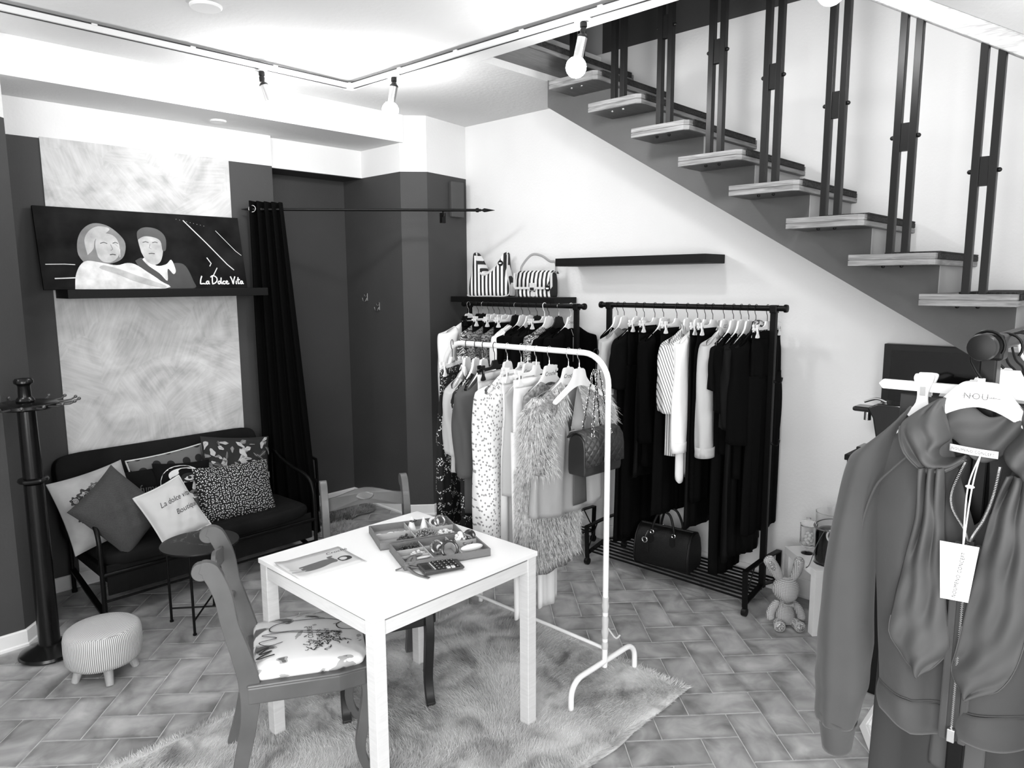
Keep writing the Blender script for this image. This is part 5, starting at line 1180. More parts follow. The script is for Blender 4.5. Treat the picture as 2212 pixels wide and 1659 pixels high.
part('turn_lock', MB().box(-.014, .014, -.067, -.061, -.468, -.445), CHR, bg, smooth=False, bevel=.002)
mb = MB()
def chain(a, b, n):
    a = Vector(a); b = Vector(b); 
    for i in range(n):
        p = a.lerp(b, (i+.5)/n); p.x += .004*math.sin(i*1.3); d = (b-a).normalized(); sd = (Vector((1, 0, 0)) if i % 2 else Vector((0, 1, 0))); L_ = (b-a).length/n*.72
        mb.tube([p + d*(L_*math.cos(t)) + sd*(.0052*math.sin(t)) for t in [2*PI*j/10 for j in range(10)]], .0014, 5, closed=True)
TOP = Vector((0, 0, -.075))
for x0, y0 in ((-.07, -.045), (-.045, .035), (.045, -.045), (.075, .035)): chain((x0, y0, -.345), TOP + Vector((x0*.12, y0*.3, 0)), 26)
part('chain_strap', mb, CHR, bg)
mb = MB()
for x0, y0 in ((-.07, -.045), (-.045, .035), (.045, -.045), (.075, .035)): mb.tube([Vector((x0, y0, -.345)), TOP + Vector((x0*.12, y0*.3, 0))], .0022, 6)
part('leather_lace', mb, BLK, bg)
for x0, y0 in ((-.07, -.048), (.045, -.048)): part('grommet', MB().tube([(x0+.010*math.cos(t), y0, -.346+.007*math.sin(t)) for t in [2*PI*j/16 for j in range(16)]], .0022, 6, closed=True), CHR, bg)
link('hook', HOKK, bg)
th_ = hanger(2.44, 1.915, 1.5, 0, 's', 'w', HOKC, 'x', 'hangers on the white rack'); th_['label'] = 'empty white plastic hanger behind the chain of the quilted handbag'
# ---------------------------------------------------------------- striped bags on the shelf
def puffy(outline, T, k=(1, .97, .88, .6), c=None):
    P = [Vector((a, b)) for a, b in outline]; cc = Vector(c) if c else sum(P, Vector((0, 0)))/len(P); n = len(P); mb = MB(); rings = []
    lv = [(k[3], -T/2), (k[2], -T*.47), (k[1], -T*.36), (k[0], -T*.15), (k[0], T*.15), (k[1], T*.36), (k[2], T*.47), (k[3], T/2)]
    vs = []
    for s, yy in lv: vs += [(cc.x+(p.x-cc.x)*s, yy, cc.y+(p.y-cc.y)*s) for p in P]
    fs = [(r_*n+i, r_*n+(i+1) % n, (r_+1)*n+(i+1) % n, (r_+1)*n+i) for r_ in range(len(lv)-1) for i in range(n)]
    vs += [(cc.x, -T/2-.002, cc.y), (cc.x, T/2+.002, cc.y)]; a = len(vs)-2
    fs += [(a, i, (i+1) % n) for i in range(n)] + [(a+1, (len(lv)-1)*n+(i+1) % n, (len(lv)-1)*n+i) for i in range(n)]
    return mb.add(vs, fs)
BST = stripes('black_white_canvas_stripes', .012, .80, 9.6, 'X', .48); TRIM = M('pale_leather_trim', .55, .5)
hb = thing('striped_handbag', 'tall slouchy black and white striped bag on the shelf', 'handbag', (3.875, 3.885, 1.694), math.radians(-75))
o = [(-.18, 0.0), (.15, 0.0), (.185, .03), (.18, .10), (.15, .20), (.14, .32), (.125, .30), (.06, .22), (-.02, .175), (-.05, .19), (-.10, .27), (-.13, .33), (-.145, .27), (-.16, .16), (-.185, .06)]
part('bag_body', puffy([(p.x, p.y) for p in spline([(a, b, 0) for a, b in o+[o[0]]], 3)[:-1]], .12, c=(0, .08)), BST, hb, angle=60)
part('shoulder_strap', MB().tube(spline([(-.125, -.01, .325), (-.10, -.045, .23), (-.04, -.06, .165), (.04, -.055, .20), (.12, -.03, .29), (.14, 0, .33)], 6), .010, 8, flat=.5), TRIM, hb)
part('piping', MB().tube(spline([(-.19, -.04, .01), (-.14, -.055, .0), (.0, -.06, -.0+.004), (.14, -.055, .004), (.182, -.045, .04), (.165, -.05, .18), (.15, -.02, .31)], 6), .005, 6), TRIM, hb)
part('round_tag', MB().cyl((.115, -.062, .245), (.115, -.068, .245), .021, 20), BLK, hb); part('tag_plate', MB().box(.105, .125, -.071, -.068, .24, .25), WHT, hb, smooth=False)
fb = thing('striped_flap_bag', 'small black and white striped flap bag on the shelf', 'handbag', (3.865, 3.415, 1.694), math.radians(-78))
part('bag_body', MB().prism([(-.05, 0), (.05, 0), (.058, .03), (.055, .12), (.04, .165), (0, .175), (-.04, .165), (-.055, .12), (-.058, .03)], .27, M=MYZ, z0=-.135), BST, fb, bevel=.008, angle=40)
ff = [(-.066, .068), (-.064, .12), (-.048, .168), (-.02, .183), (.03, .182), (.05, .165)]
vs = [(xx, a, b_) for xx in (-.148, .148) for a, b_ in ff]; k = len(ff)
part('flap', MB().add(vs, [(i, i+1, k+i+1, k+i) for i in range(k-1)]), BST, fb, solid=.005, angle=180)
part('flap_trim', MB().tube([(-.148, -.068, .17), (-.150, -.069, .075), (-.142, -.069, .064), (.142, -.069, .064), (.150, -.069, .075), (.148, -.068, .17)], .009, 6, flat=.5), TRIM, fb)
cl = part('clasp', MB().box(-.022, .022, -.078, -.070, .045, .10), TRIM, fb, smooth=False, bevel=.003); part('clasp_plate', MB().box(-.016, .016, -.0795, -.078, .048, .068), M('dark_clasp', .05, .3, metal=.8), cl, smooth=False); part('lower_tab', MB().box(-.018, .018, -.066, -.06, .006, .038), TRIM, fb, smooth=False)
part('shoulder_strap', MB().tube(spline([(-.135, 0, .165), (-.125, 0, .22), (-.05, 0, .295), (.03, 0, .29), (.10, 0, .25), (.145, 0, .24), (.15, 0, .17)], 6), .009, 8, flat=.45), M('grey_leather_strap', .28, .5), fb)
part('round_tag', MB().cyl((.125, -.075, .062), (.125, -.081, .062), .020, 20).tube([(.125, -.078, .08), (.14, -.04, .16)], .004, 6), BLK, fb); part('tag_plate', MB().box(.115, .135, -.084, -.081, .057, .067), WHT, fb, smooth=False)
# ---------------------------------------------------------------- duffel bag on the rack shelf
LEA = M('black_grained_leather', .004, .45, spec=.25, bump=.25, bscale=260)
du = thing('duffel_handbag', 'black leather duffel handbag on the lower shelf of right rack', 'handbag', (3.70, 2.215, .095), math.radians(-90+6))
pr_ = [(-.085, 0), (.085, 0), (.098, .03), (.098, .10), (.080, .17), (.045, .215), (.0, .23), (-.045, .215), (-.080, .17), (-.098, .10), (-.098, .03)]
part('bag_body', MB().prism(pr_, .36, M=MYZ, z0=-.18), LEA, du, bevel=.008, angle=40)
for s in (-1, 1): part('end_piping', MB().tube([(s*.172, a*1.02, b_*1.01+.001) for a, b_ in pr_], .0045, 6, closed=True), LEA, du)
part('zip', MB().box(-.175, .175, -.006, .006, .228, .236), M('zip_tape', .02, .5), du, smooth=False)
for s in (-1, 1):
    hh = part('handle', MB().tube(spline([(-.07, s*.055, .19), (-.068, s*.062, .24), (-.04, s*.05, .315), (.0, s*.045, .335), (.04, s*.05, .315), (.068, s*.062, .24), (.07, s*.055, .19)], 6), .0075, 10), LEA, du)
    for q in (-1, 1):
        part('ring', MB().tube([(q*.07, s*.066+.002*math.cos(t), .205+.012*math.sin(t)) if False else (q*.07+.011*math.cos(t), s*.068, .205+.011*math.sin(t)) for t in [2*PI*j/14 for j in range(14)]], .0025, 6, closed=True), CHR, hh)
        part('tab', MB().prism([(q*.07-.016, .15), (q*.07, .135), (q*.07+.016, .15), (q*.07+.016, .195), (q*.07-.016, .195)], .004, M=MXZ, z0=s*.088-(.004 if s > 0 else 0)), LEA, hh, smooth=False)
part('luggage_tag', MB().box(-.115, -.075, -.108, -.103, .085, .145), LEA, du, smooth=False, bevel=.004)
part('charm', MB().tube([(-.095+.016*math.cos(t), -.112, .165+.016*math.sin(t)) for t in [2*PI*j/20 for j in range(20)]], .005, 8, closed=True).tube([(-.095, -.112, .18), (-.085, -.09, .215)], .003, 6), CHR, du)
# ================================================================= RIGHT WALL CORNER
tv = thing('television', 'black wall television partly hidden by the staircase side', 'television', (3.995, .903, 1.02))
part('screen_frame', MB().box(-.05, 0, -.236, .236, 0, .462), M('tv_bezel', .006, .35), tv, smooth=False, bevel=.003)
part('screen', MB().box(-.053, -.049, -.210, .200, .03, .432), M('tv_glass', .004, .06, spec=.5), tv, smooth=False)
cb_ = thing('cabinet', 'black narrow cabinet under the coffee machine', 'cabinet', (3.37, .875, 0))
part('carcass', MB().box(-.165, .165, -.18, .17, .02, 1.03), BLKW, cb_, smooth=False, bevel=.003); part('cabinet_top', MB().box(-.17, .17, -.185, .180, 1.03, 1.055), BLKW, cb_, smooth=False, bevel=.003)
part('plinth', MB().box(-.15, .15, -.17, .16, 0, .02), BLKW, cb_, smooth=False)
cm = thing('coffee_machine', 'glossy black coffee machine on the black cabinet', 'coffee machine', (3.34, .915, 1.055)); cm.scale = (.82, .82, .72); GP = M('glossy_black_plastic', .008, .15, spec=.6)
part('machine_body', MB().prism([(-.08, 0), (.10, 0), (.11, .27), (.09, .31), (-.05, .31), (-.10, .28), (-.07, .22), (-.04, .05), (-.08, .03)], .17, M=Matrix(((0,0,1,0),(-1,0,0,0),(0,1,0,0),(0,0,0,1))), z0=-.085), GP, cm, bevel=.008, angle=35)
part('head', MB().box(-.055, .055, .06, .185, .245, .275), GP, cm, smooth=False, bevel=.012)
part('drip_tray', MB().box(-.06, .06, .07, .15, 0, .03), GP, cm, smooth=False, bevel=.006); part('spout', MB().cyl((0, .12, .19), (0, .12, .245), .018, 14), CHR, cm); part('lever', MB().tube(spline([(0, .03, .31), (0, .08, .325), (0, .14, .30)]), .008, 8), CHR, cm)
# small white table, turned by 47 degrees
a47 = math.radians(47.5)
lt = thing('side_table', 'low white side table carrying the glass jars', 'side table', (3.5625, 1.277, 0), a47)
LW = M('white_foil', .72, .4)
part('table_top', MB().box(0, .35, -.27, 0, .31, .35), LW, lt, smooth=False, bevel=.0015)
for x, y in ((.0, -.05), (.30, -.05), (0, -.27), (.30, -.27)): part('leg', MB().box(x+.0005, x+.0495, y+.0005, y+.0495, 0, .31), LW, lt, smooth=False, bevel=.001)
def glass_b(nt, b, tc): b.inputs['IOR'].default_value = 1.3
GLS = M('clear_glass', .95, .02, trans=1.0, build=glass_b)
jr = thing('candy_jar', 'small lidded glass jar of white sweets behind the tall vase', 'jar', (3.775, 1.405, .35))
part('glass', MB().lathe([(.0, .0), (.030, .0), (.030, .004), (.006, .012), (.006, .030), (.034, .045), (.040, .06), (.040, .155), (.036, .158), (.036, .06), (.03, .05), (0, .046)], 32), GLS, jr)
part('lid', MB().lathe([(0, .16), (.042, .16), (.043, .166), (.03, .180), (.008, .186), (.012, .196), (.0, .200)], 32), GLS, jr)
q = random.Random(4); 
swm = mesh('sweet', MB().ball((0, 0, 0), .0115, 12, 8), M('white_sweet', .75, .4))
for k in range(15):
    a = q.uniform(0, 2*PI); r_ = .022*math.sqrt(q.random()) if k else 0
    o = link('sweet', swm, None, (3.775+r_*math.cos(a), 1.405+r_*math.sin(a), .35+.060+.0125*(k//4)*1.2)); tag(o, 'round white sweet inside the small lidded glass jar', 'sweet', 'white sweets in the lidded jar')
vz = thing('glass_vase', 'tall clear glass cylinder tied with ribbon on white table', 'vase', (3.715, 1.268, .35))
part('glass', MB().lathe([(0, 0), (.072, 0), (.076, .004), (.076, .275), (.0735, .2755), (.0735, .008), (0, .008)], 48), GLS, vz)
part('vase_filling', MB().lathe([(0, .010), (.071, .010), (.071, .17), (.055, .185), (.03, .19), (0, .19)], 32), M('black_wrapped_filling', .008, .15, bump=.6, bscale=30), vz)
part('ribbon', MB().tube([(.0775*math.cos(t), .0775*math.sin(t), .205+.012*math.sin(t+2)) for t in [2*PI*j/36 for j in range(36)]], .007, 6, closed=True, flat=.25).tube(spline([(-.065, -.045, .205), (-.075, -.045, .12), (-.072, -.05, .03), (-.075, -.05, .0)], 6), .006, 6, flat=.3).tube(spline([(-.078, .0, .20), (-.10, .03, .12), (-.13, .05, .02), (-.15, .06, .004)], 6), .005, 6, flat=.3), RB, vz)
part('bow', MB().tube([Vector((-.072, -.03, .17)) + Vector((.0, .022*math.cos(t), .028*math.sin(t))) for t in [2*PI*j/20 for j in range(20)]], .006, 6, closed=True).ball((-.07, -.035, .20), (.012, .01, .01), 10, 6), M('pale_bow_ribbon', .55, .5), vz)
# ================================================================= PLUSH RABBIT
def plaid_b(nt, bs, tc):
    v = []
    for ax in 'XZ':
        wv = nd(nt, 'ShaderNodeTexWave', Scale=44.0, Distortion=1.2); wv.bands_direction = ax; nt.links.new(tc.outputs['Object'], wv.inputs['Vector']); v.append(wv)
    m1 = nd(nt, 'ShaderNodeMath', operation='MINIMUM'); nt.links.new(v[0].outputs['Fac'], m1.inputs[0]); nt.links.new(v[1].outputs['Fac'], m1.inputs[1])
    r = ramp(nt, m1.outputs[0], [(0, .16), (.12, .26), (.35, .50)]); nt.links.new(r.outputs[0], bs.inputs['Base Color'])
PLAID = M('grey_check_wool', .5, .85, bump=.3, bscale=120, build=plaid_b); SEQ = M('glittering_sequins', .45, .35, metal=.2, build=lambda nt, bs, tc: (lambda v, r: (nt.links.new(tc.outputs['Object'], v.inputs['Vector']), nt.links.new(r.outputs[0], bs.inputs['Base Color'])))(*(lambda v: (v, ramp(nt, v.outputs['Distance'], [(.2, .85), (.5, .2)])))(nd(nt, 'ShaderNodeTexVoronoi', Scale=160.0))))
bn = thing('plush_rabbit', 'checked plush rabbit sitting on the floor beside the white side table', 'soft toy', (3.60, 1.44, 0), math.radians(-50))
# local: faces -y
part('head', MB().ball((0, -.005, .198), (.070, .064, .066), 24, 16).ball((0, -.047, .184), (.048, .026, .042), 16, 10), PLAID, bn)
part('torso', MB().lathe([(0, .012), (.045, .016), (.056, .035), (.052, .07), (.038, .11), (.026, .135), (0, .14)], 24), PLAID, bn)
for s in (-1, 1):
    e = part('ear', MB().tube(spline([(s*.030, .0, .245), (s*.050, .0, .285), (s*(.085 if s < 0 else .062), .0, .34), (s*(.105 if s < 0 else .066), -.004, .368)], 5), [.017,.020,.023,.025,.027,.028,.029,.030,.031,.031,.031,.030,.029,.026,.020,.008], 14, flat=.8), PLAID, bn)
    c = Vector((s*(.083 if s < 0 else .06), -.0235, .332)); part('inner_ear', MB().ball(c, (.014, .006, .032), 14, 10, Matrix.Rotation(s*(.55 if s < 0 else .1), 4, 'Y')), SEQ, e)
    part('arm', MB().tube(spline([(s*.034, 0, .125), (s*.062, -.01, .10), (s*.080, -.02, .06), (s*.075, -.035, .035)], 5), [.016,.018,.019,.020,.021,.021,.022,.022,.022,.022,.022,.022,.021,.020,.017,.008], 14), PLAID, bn)
    l = part('leg', MB().tube(spline([(s*.025, -.02, .03), (s*.045, -.05, .028), (s*.050, -.085, .030), (s*.052, -.100, .032)], 5), [.020,.022,.023,.024,.025,.026,.026,.027,.027,.028,.028,.029,.029,.029,.027,.018], 16), PLAID, bn)
    part('paw_pad', MB().ball((s*.052, -.103, .032), (.021, .006, .022), 14, 8), SEQ, l)
part('bow_tie', MB().prism([(-.028, .12), (-.006, .128), (.006, .128), (.028, .12), (.026, .142), (.006, .134), (-.006, .134), (-.026, .142)], .012, M=MXZ, z0=-.062), M('bow_tie_cloth', .3, .7), bn, bevel=.002)
# ================================================================= LEANING MIRROR
mr_ = thing('standing_mirror', 'white framed mirror leaning on the floor behind the foreground rack', 'mirror')
pA = Vector((2.93, .845, .004)); ex_ = Vector((-.24, -.14, 0)).normalized(); nn = Vector((.5, -.86, 0)); ez_ = (nn*.42 + Vector((0, 0, .91))).normalized(); ey_ = ez_.cross(ex_)
mr_.matrix_world = Matrix(((ex_.x, ey_.x, ez_.x, pA.x), (ex_.y, ey_.y, ez_.y, pA.y), (ex_.z, ey_.z, ez_.z, pA.z), (0, 0, 0, 1)))
mb = MB().box(0, .42, 0, .02, 0, .035).box(0, .42, 0, .02, 1.115, 1.15).box(0, .035, 0, .02, .035, 1.115).box(.385, .42, 0, .02, .035, 1.115)
mb.box(.035, .385, .004, .02, .035, .045).box(.035, .045, .004, .02, .045, 1.105)
part('frame', mb, WHT, mr_, smooth=False, bevel=.002); part('glass', MB().box(.03, .39, .012, .016, .03, 1.12), M('mirror_silver', .85, .02, metal=1), mr_, smooth=False)
# ================================================================= FOREGROUND RACK CLOTHES
G4 = 'clothes on the foreground rack'; ZF = 1.700; YF = .215; RF = -PI/2
JK = M('grey_sweatshirt_jersey', .043, .85, bump=.2, bscale=18, var=.008, vscale=5, sheen=.1); JKI = M('grey_jersey_inside', .06, .9); TIE = M('grey_scarf_cotton', .052, .7, bump=.3, bscale=9, var=.01, vscale=4)
XJ = 1.215
jk = thing('jacket', 'grey zip-up sweatshirt jacket with scarf collar filling the right foreground', 'jacket', (XJ, YF, ZF), RF, group=G4)
# local x = -Y(world): left shoulder is x<0 ; local -y faces the camera; z from rail
def lerp_tab(tab, z):
    for (z0, v0), (z1, v1) in zip(tab, tab[1:]):
        if z0 >= z >= z1: return v0+(v1-v0)*sm((z0-z)/(z0-z1))
    return tab[-1][1] if z < tab[-1][0] else tab[0][1]
def crv(pts, y, n=6): return spline([(a, y, b) for a, b in pts], n)
def samp(P, v):
    i = v*(len(P)-1); k = min(int(i), len(P)-2); return P[k].lerp(P[k+1], i-k)
BJ = crv([(.150, -.163), (.146, -.24), (.136, -.308), (.126, -.394), (.119, -.481), (.113, -.540)], 0)
def jb(a, v):
    t_ = 2*PI*a; c, s = math.cos(t_), math.sin(t_); cu = math.copysign(abs(c)**.75, c); su = math.copysign(abs(s)**.7, s)
    b_ = samp(BJ, v); wv = b_.x; u = .006 + wv*cu; ua = abs(cu)*.156
    zt = -.074 - .90*max(0, ua-.049)
    ux = u-.012
    if abs(ux) < .056:
        k = 1-abs(ux)/.056; zt -= (.20*k**.8 if su < 0 else .030*k)
    d = .012 + .032*sm(v*3.5); zb = -.540 + (.02*u/.1 if u > -.05 else -.008)
    fo = .005*sm(v*2)*(math.sin(u*46+1+v*2)+.6*math.sin(u*83-v*3)) + .007*sm((v-.7)*3)*math.sin(u*60+2)
    return Vector((u, d*su+fo, zt+(zb-zt)*v))
part('body', MB().grid(jb, 96, 44, cu=True), JK, jk, angle=180, solid=.0022)
def jband(a, v):
    t_ = 2*PI*a; c, s = math.cos(t_), math.sin(t_); cu = math.copysign(abs(c)**.75, c); su = math.copysign(abs(s)**.7, s)
    wv = .113 + .004*math.sin(v*PI) - .002*v; u = .006+wv*cu; fo = .006*(math.sin(u*46+3)+.6*math.sin(u*83-3)) + .010*math.sin(u*60+2)*(1-.3*v)
    z = -.531 + (.02*u/.1 if u > -.05 else -.008) - .050*v - .006*math.sin((u+.06)*60)*v
    return Vector((u, (.046+.006*math.sin(v*PI))*su+fo, z))
part('waistband', MB().grid(jband, 96, 8, cu=True), JK, jk, angle=180, solid=.003)
mb = MB()
for dz in (.0, .006):
    mb.tube([jb(i/96+.0, 1) + Vector((0, -.003 if i/96 > .5 else .003, .004+dz)) for i in range(96)], .0011, 5, closed=True)
part('waist_seam', mb, JK, jk)
for s in (-1, 1):
    C_ = spline([(s*.112, .0, -.122), (s*.142, -.004, -.166), (s*.156, -.012, -.27), (s*.160, -.020, -.366), (s*.158, -.026, -.482), (s*.158, -.028, -.56), (s*.163, -.028, -.63)], 8)
    R1, R2 = [.020, .030, .031, .036, .040, .038, .029], [.014, .034, .044, .048, .046, .042, .034]
    def sg(a, v, s=s, C_=C_):
        c = samp(C_, v); t_ = 2*PI*a; iq = v*6; kk = min(int(iq), 5); r1 = R1[kk]+(R1[kk+1]-R1[kk])*(iq-kk); r2 = R2[kk]+(R2[kk+1]-R2[kk])*(iq-kk)
        ridge = .0045*math.exp(-((t_-4.5)/.25)**2)*sm(v*3)
        fo = 1+.05*math.sin(3*t_+s+v*5)*v+.03*math.sin(6*t_-v*8)*v+.025*math.sin(v*40+2*t_)*sm(v*2-.8)
        tilt = .030*math.cos(t_)*s*sm(1-v*3)
        return c+Vector((r1*math.cos(t_)*fo, r2*math.sin(t_)*fo-ridge, -tilt))
    sl_ = part('sleeve', MB().grid(sg, 36, 54, cu=True), JK, jk, angle=180, solid=.0022)
    c = C_[-1]
    part('cuff', MB().grid(lambda a, v, c=c, s=s: c + Vector(((.029-.008*v)*math.cos(2*PI*a)+s*.0-s*.003*v, (.0355-.010*v)*math.sin(2*PI*a), .012-.062*v - .022*math.cos(2*PI*a)*-s*0 + .012*s*math.cos(2*PI*a)*(1-v))), 32, 8, cu=True), JK, sl_, angle=180, solid=.003)
    part('cuff_seam', MB().tube([c + Vector((.0305*math.cos(t), .037*math.sin(t), .012+.012*s*math.cos(t))) for t in [2*PI*j/32 for j in range(32)]], .0012, 5, closed=True), JK, sl_)
    sp_ = [Vector((s*abs(a)+(.012 if s > 0 else 0), y_, b_)) for a, y_, b_ in [(-.098, -.014, -.118), (-.090, -.027, -.140), (-.078, -.040, -.158), (-.052, -.047, -.180)]]
    part('collar_seam', MB().tube(spline(sp_, 6), .0016, 6), JK, jk)
    sp_ = [Vector((s*abs(a)+(.012 if s > 0 else 0), y_, b_)) for a, y_, b_ in [(-.078, -.041, -.157), (-.100, -.043, -.184), (-.121, -.045, -.214), (-.135, -.046, -.265), (-.138, -.046, -.31)]]
    part('raglan_seam', MB().tube(spline(sp_, 8), .0018, 6), JK, jk)
# draped collar, left and right
def collar(roll, low, nm):
    A_ = crv(roll, 0); B_ = crv(low, 0)
    def cg(u, v):
        p = samp(A_, v).lerp(samp(B_, v), u); 
        yb = -.006-.040*sm(v*1.6)*(.5+.5*u) - .014*math.sin(PI*min(1, u*1.15)) - .012*math.sin(PI*v)*(1-u*.4) + .030*max(0, .25-u)/.25
        p.y = yb - .004*math.sin(u*15+v*10) - .003*math.sin(v*17-u*6); return p
    c = part('collar', MB().grid(cg, 26, 34), TIE, jk, angle=180, solid=.0035)
    part('collar_edge', MB().tube([cg(1, v/20)+Vector((0, -.002, 0)) for v in range(6, 21)], .0016, 6), TIE, c)
collar([(-.044, -.072), (-.042, -.095), (-.031, -.114), (-.030, -.130), (-.042, -.143), (-.040, -.156), (-.024, -.160), (-.008, -.150)], [(-.052, -.076), (-.080, -.098), (-.098, -.118), (-.090, -.142), (-.074, -.164), (-.053, -.180), (-.028, -.174), (-.006, -.154)], 'l')
collar([(.052, -.071), (.046, -.094), (.047, -.112), (.034, -.135), (.034, -.150), (.046, -.160), (.060, -.168), (.072, -.170)], [(.060, -.076), (.095, -.100), (.113, -.120), (.108, -.142), (.100, -.162), (.092, -.178), (.082, -.184), (.074, -.178)], 'r')
def tie(Lp, Rp, ph, nm):
    Lp = crv(Lp, 0); Rp = crv(Rp, 0)
    def tg_(u, v):
        r_ = samp(Lp, v).lerp(samp(Rp, v), u)
        r_.y = -.056 - .012*math.sin(PI*u)*sm(v*3+.3) - .007*math.sin(u*16+ph)*(1-v)**1.5 - .0028*math.sin(u*9+v*11+ph) - .002*math.sin(v*30+u*14); return r_
    tt = part('scarf_end', MB().grid(tg_, 30, 54), TIE, jk, angle=180, solid=.003)
    e = [tg_(0, v/24) for v in range(14, 25)] + [tg_(1, 1-v/24) for v in range(1, 12)]
    part('hem_stitching', MB().tube([p+Vector((0, -.002, 0)) for p in e], .0011, 5), TIE, tt)
tie([(-.060, -.172), (-.060, -.248), (-.072, -.322), (-.080, -.381), (-.084, -.432), (-.064, -.468), (-.041, -.491)], [(-.030, -.168), (-.026, -.228), (-.019, -.307), (-.011, -.387), (-.005, -.437), (-.020, -.468), (-.041, -.491)], 0.5, 'l')
tie([(.048, -.165), (.034, -.215), (.026, -.266), (.015, -.352), (.006, -.430), (.001, -.468), (.022, -.502)], [(.078, -.165), (.082, -.232), (.086, -.307), (.086, -.372), (.078, -.433), (.060, -.474), (.022, -.502)], 2.0, 'r')
# folded cloth of the standing collar behind the hanger
def bk(u, v):
    return Vector((-.050+.108*u, .004-.030*math.sin(PI*u)*v + .006*math.sin(v*7+u*9), -.086 + .010*math.sin(u*8) - .052*v - .010*math.sin(PI*u)*v))
part('back_collar', MB().grid(bk, 34, 18), TIE, jk, angle=180, solid=.004)
lab = part('neck_label', MB().grid(lambda u, v: Vector((-.030+.060*u, -.028-.004*math.sin(PI*u), -.1365-.003*u-.0105*v)), 12, 2), WHT, jk, angle=180, solid=.001)
text_part('lettering', 'NOUMENO CONCEPT', .0058, INK, lab, lambda x, y: (x*.80, -.0345, -.1430-.05*x+y), sp=1.2)
ZM = M('zip_metal', .45, .25, metal=.9); ZT = M('zip_tape_dark', .02, .7)
for pts in ([(-.008, -.030, -.160), (-.018, -.046, -.200), (-.015, -.050, -.226), (.002, -.053, -.252), (.008, -.054, -.268)], [(.034, -.030, -.160), (.032, -.046, -.197), (.024, -.050, -.232), (.014, -.053, -.256), (.010, -.054, -.268)]):
    vp = spline(pts, 8); part('zip_tape', MB().tube(vp, .0032, 6), ZT, jk); mb = MB()
    for i in range(76):
        p = samp(vp, i/76); mb.box(p.x-.0013, p.x+.0013, p.y-.0045, p.y-.002, p.z-.0004, p.z+.0004)
    part('zip_teeth', mb, ZM, jk, smooth=False, kind='stuff')
mb = MB()
for i in range(190):
    z_ = -.270-.300*i/190; xx = .0075 + .0010*(i % 2); mb.box(xx-.0018, xx+.0008, -.0575, -.054, z_-.0005, z_+.0005)
part('zip_teeth', mb, ZM, jk, smooth=False, kind='stuff'); part('zip_tape', MB().box(.0005, .0150, -.055, -.045, -.575, -.268), ZT, jk, smooth=False); part('zip_pull', MB().box(.003, .013, -.064, -.057, -.575, -.555), CHR, jk, smooth=False, bevel=.001)
for x0 in (-.010, .0155): part('zip_placket', MB().box(x0, x0+.010, -.056, -.040, -.578, -.275), JK, jk, smooth=False, bevel=.002)
tgp = part('hang_tag', MB().add([(-.022, -.080, -.268), (.026, -.080, -.266), (.0185, -.080, -.349), (-.016, -.080, -.352)], [(0, 1, 2, 3)]), WHT, jk, smooth=False, solid=.0008)
text_part('lettering', 'NOUMENO CONCEPT', .0070, INK, tgp, lambda x, y: (.0045-y+.1*x, -.0810, -.312+x*.82), sp=1.25)
part('tag_string', MB().tube(spline([(.010, -.034, -.146), (.008, -.062, -.19), (.0065, -.079, -.272)], 6), .0010, 6).tube(spline([(.010, -.034, -.146), (.003, -.062, -.19), (.0065, -.079, -.272)], 6), .0010, 6).ball((.005, -.060, -.188), (.006, .003, .0028), 8, 6), WHT, tgp)
jh = thing('clothes_hanger', 'wide white plastic hanger lettered NOU holding the grey sweatshirt jacket', 'hanger', (XJ, YF, ZF), RF, group='hangers on the foreground rack')
bh = [(.0, -.046), (.019, -.047), (.028, -.053), (.038, -.064), (.050, -.078), (.080, -.108), (.110, -.136), (.124, -.152), (.120, -.160), (.09, -.138), (.060, -.112), (.043, -.099), (.022, -.088), (0, -.083)]
part('hanger_body', MB().prism(smo([(a-.003, b_) for a, b_ in (bh+[(-a, b_) for a, b_ in bh[-2:0:-1]])], 3)[::-1], .012, M=MXZ, z0=-.006), WHTP, jh, bevel=.002, angle=40)
part('neck_boss', MB().cyl((-.003, 0, -.050), (-.003, 0, -.041), .005, 10), WHTP, jh)
part('hook', MB().tube([(.021*math.cos(a), .004, .006+.021*math.sin(a)) for a in [math.radians(-30+i*215/12) for i in range(13)]]+[(-.018, .002, -.018), (-.010, 0, -.032), (-.003, 0, -.042)], .0022, 8), BLKM, jh)
NG = M('pale_grey_print', .16, .6)
text_part('lettering', 'NOU—', .013, NG, jh, lambda x, y: (x, -.0066, -.0675+y), sp=1.15); text_part('lettering', 'NOUMENO CONCEPT', .0034, INK, jh, lambda x, y: (x-.003, -.0072, -.0672+y), sp=1.4)
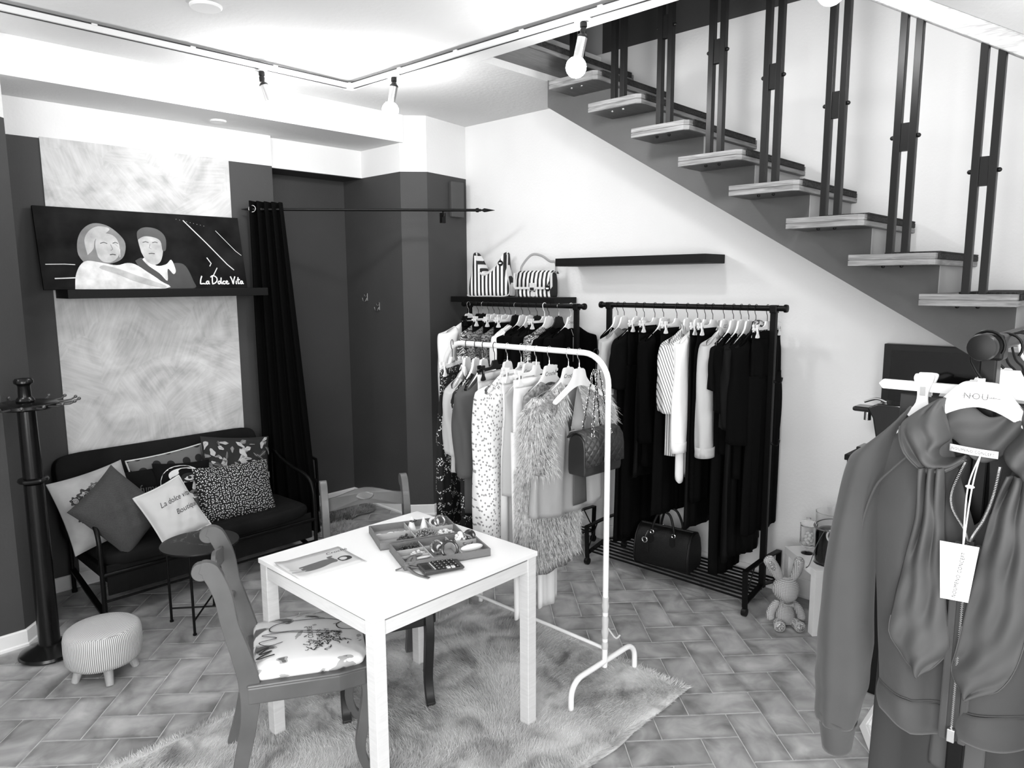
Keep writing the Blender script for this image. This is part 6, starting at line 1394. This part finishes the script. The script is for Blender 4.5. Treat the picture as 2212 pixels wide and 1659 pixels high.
# clipped skirt just behind the jacket
sk = bottoms('skirt', 'dark grey clipped skirt just behind the grey jacket', 'skirt', 1.285, YF-.012, ZF, RF, .92, M('dark_grey_jersey', .030, .85, bump=.1, bscale=16), w=.135, hw=.15, th=.02, grp=G4, seed=61, hang=None, dz=.038)
sh = thing('clothes_hanger', 'white plastic clip hanger holding the dark grey skirt behind the jacket', 'hanger', (1.285, YF-.012, ZF), RF, group='hangers on the foreground rack')
link('hanger_body', CBD['w'], sh, (0, 0, .036)); part('hook', MB().tube([(.0205*math.cos(a), 0, .0205*math.sin(a)) for a in [math.radians(-35+i*215/12) for i in range(13)]]+[(-.012, 0, -.02), (0, 0, -.032)], .002, 8), BLKM, sh)
for s_ in (-1, 1): link('clip', CLP['w'], sh, (s_*.103, 0, .034)); link('spring', SPR, sh, (s_*.103, 0, .036))
GBK = ['black', 'dark grey', 'grey', 'black', 'charcoal', 'white', 'black', 'grey']
mats_ = [KC[1], DGC, MGC, KC[0], M('charcoal_cloth', .03, .9), LGC, KC[2], MGC]
for k in range(8):
    xk = 1.335+.062*k; nm = ['trousers', 'skirt'][k % 2]
    ordn = ['first', 'second', 'third', 'fourth', 'fifth', 'sixth', 'seventh', 'eighth'][k]
    bottoms(nm, f'{GBK[k]} clipped {nm}, {ordn} behind the dark grey skirt', nm, xk, YF-.02, ZF, RF, [1.15, .98, 1.2, 1.1, 1.2, 1.0, 1.15, 1.0][k], mats_[k], w=.10, hw=.14, legs=(k % 2 == 0), grp=G4, nar=True, seed=70+k, hang='w' if k != 1 else 'b', hk=[HOKM, HOKM, HOKW, HOKW, HOKM, HOKC, HOKM, HOKM][k])
bl_ = part('folded_waist_tie', MB().grid(lambda u, v: Vector((-.050+.075*u, -.026-.006*math.sin(PI*u)-.002*math.sin(v*9), -.575-.11*v-.012*u)), 12, 14), M('grey_waist_panel', .06, .8, bump=.15, bscale=14), sk, angle=180, solid=.004)
fc = thing('tubular_chair', 'black tubular chair half hidden behind the curtain in the niche', 'chair', (2.74, 4.86, 0))
part('arm_frame', MB().tube(spline([(.17, 0, .012), (.17, 0, .40), (.155, 0, .455), (.10, 0, .475), (-.02, 0, .485), (-.09, 0, .46), (-.10, 0, .012)], 6), .011, 10), BLKM, fc)
part('arm_pad', MB().ball((.04, 0, .497), (.095, .022, .016), 18, 10), BLK, fc)
part('seat', MB().box(-.09, .16, -.03, .13, .27, .30), BLK, fc, smooth=False, bevel=.008); part('leg', MB().tube([(-.10, .12, .012), (-.10, .12, .29)], .010, 8), BLKM, fc); part('leg', MB().tube([(.17, .12, .012), (.17, .12, .29)], .010, 8), BLKM, fc)
